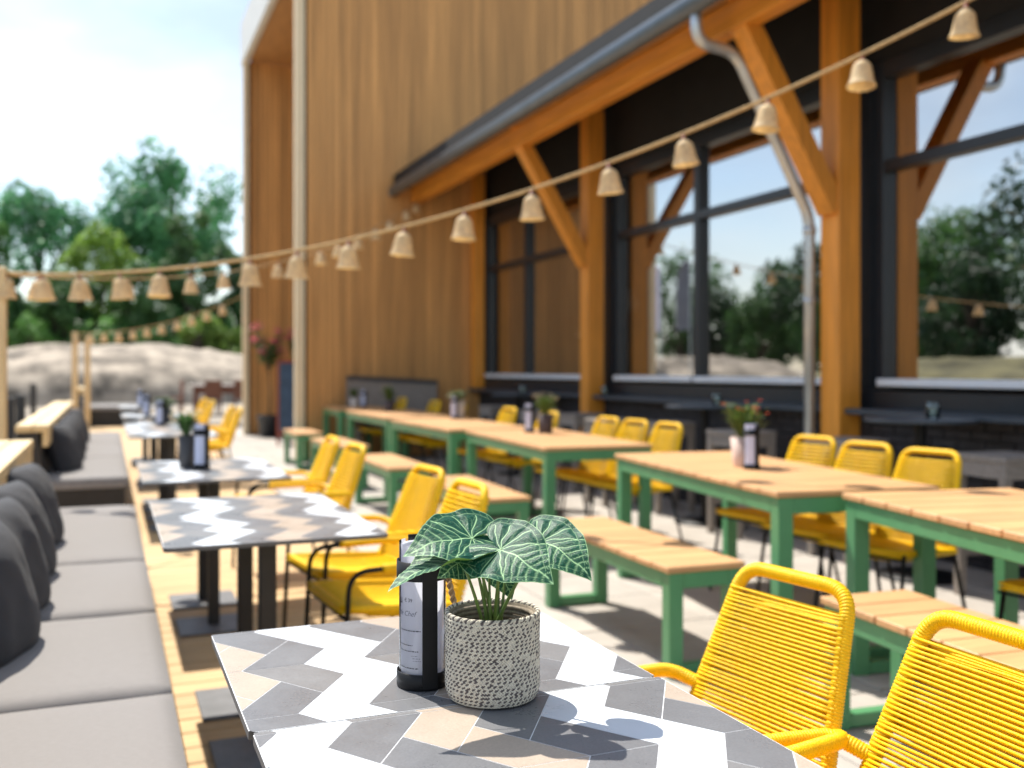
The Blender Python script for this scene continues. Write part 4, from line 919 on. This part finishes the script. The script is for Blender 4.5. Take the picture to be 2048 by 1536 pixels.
# oleanders and chalkboard in the porch
def oleander(x, y, label, seed):
    t_ = thing('oleander_tree', label, 'plant', (x, y, 0), 0, 'flowering trees in the porch'); rg = random.Random(seed)
    MB().lathe([(.001, 0), (.17, 0), (.21, .36), (.225, .37), (.225, .41), (.20, .41), (.19, .34), (.001, .34)], 24).build('planter', 'pot_black', t_, True)
    tk = MB(); tk.tube([(0, 0, .3), (.02, 0, .8), (-.01, 0, 1.35)], [.018, .015, .012], 8); br = []
    for k in range(9):
        an = k * .7; e_ = Vector((.3 * math.cos(an) * rg.uniform(.5, 1), .3 * math.sin(an) * rg.uniform(.5, 1), rg.uniform(1.55, 2.05))); br.append(e_); tk.tube([(-.01, 0, 1.2), Vector((e_.x * .4, e_.y * .4, 1.5)), e_], [.01, .007, .004], 5)
    tk.build('trunk', 'bark', t_, True); v = []; f = []; fm = MB()
    for e_ in br:
        for _ in range(90):
            c_ = Vector((0, 0, 1.3)).lerp(e_, rg.uniform(.35, 1)) + Vector((rg.gauss(0, .05), rg.gauss(0, .05), rg.gauss(0, .05))); d_ = Vector((rg.gauss(0, 1), rg.gauss(0, 1), rg.gauss(.3, 1))).normalized() * .09; w_ = d_.orthogonal().normalized() * .012; o_ = len(v); v += [c_, c_ + d_ * .5 + w_, c_ + d_, c_ + d_ * .5 - w_]; f.append((o_, o_ + 1, o_ + 2, o_ + 3))
        for _ in range(16):
            c_ = e_ + Vector((rg.gauss(0, .045), rg.gauss(0, .045), .03 + rg.gauss(0, .035)))
            for q in range(4): a2 = q * 1.57 + rg.random(); d_ = Vector((math.cos(a2), math.sin(a2), .4)) * .032; w_ = d_.orthogonal().normalized() * .016; fm.add([c_, c_ + d_ * .6 + w_, c_ + d_, c_ + d_ * .6 - w_], [(0, 1, 2, 3)])
    MB().add(v, f).build('crown', 'foliage_leafy', t_); tag(fm.build('flowers', 'flower_pink', t_), kind='stuff')
oleander(2.78, 18.5, 'pink-flowering little tree in a black planter inside the porch', 1); oleander(3.38, 18.4, 'second pink-flowering little tree half hidden by the porch post', 2)
ab = thing('chalkboard', 'red-framed blue chalkboard leaning behind the porch post', 'chalkboard', (2.98, 16.6, 0), R(-8))
for sg in (-1, 1):
    f_ = MB(); y0, y1 = sg * .30, sg * .03
    for x in (-.34, .34): f_.bar((x, y0, 0), (x, y1, 1.42), .05, .03, (1, 0, 0))
    f_.bar((-.34, y1, 1.40), (.34, y1, 1.40), .03, .06); f_.bar((-.34, sg * .262, .2), (.34, sg * .262, .2), .03, .06); fr_ = f_.build('frame', 'board_red', ab)
    q = MB(); q.bar((0, sg * .258, .22), (0, sg * .036, 1.38), .63, .012, (0, 1, 0)); q.build('board', 'board_blue', ab)

# far end of the terrace
for i, (x, y, h_, lb) in enumerate([(-.86, 10.4, 1.0, 'black square bollard nearest behind the second bench'), (-.84, 11.4, 1.0, 'black square bollard second behind the second bench'), (-1.15, 18.2, 1.02, 'black square bollard beside the far pine posts')]):
    tag(MB().box(x - .045, y - .045, 0, x + .045, y + .045, h_, .006).build('bollard', 'pot_black', None), lb, 'bollard', 'black bollards')
ft = thing('picnic_table', 'far brown wooden table with pale top near the gravel mound', 'table', (3.35, 30, 0))
MB().box(-1.1, -.45, .76, 1.1, .45, .82, .006).build('table_top', 'pot_cream', ft)
for sx in (-1, 1):
    for sy in (-1, 1): MB().box(sx * 1.0, sy * .4, 0, sx * .9, sy * .3, .759).build('leg', 'rust_wood', ft)
MB().box(-.95, -.36, .55, .95, -.33, .757).build('apron', 'rust_wood', ft)
cp = thing('wooden_chair', '', 'chair'); MB().box(-.24, -.24, .42, .24, .24, .46).build('seat', 'rust_wood', cp); MB().box(-.24, -.25, .46, .24, -.21, .95, .005).build('backrest', 'rust_wood', cp)
for sx in (-1, 1):
    for sy in (-1, 1): MB().box(sx * .235, sy * .235, 0, sx * .185, sy * .185, .419).build('leg', 'rust_wood', cp)
for i, (x, y, a_, lb) in enumerate([(1.75, 29.6, 95, 'rust-brown wooden chair at the left end of the far table'), (2.75, 29.1, 8, 'rust-brown wooden chair in front of the far table, left'), (3.6, 29.0, -6, 'rust-brown wooden chair in front of the far table, right')]): place(cp, i == 0, (x, y, 0), R(a_), lb, 'brown chairs by the mound')
bpy.context.view_layer.update()
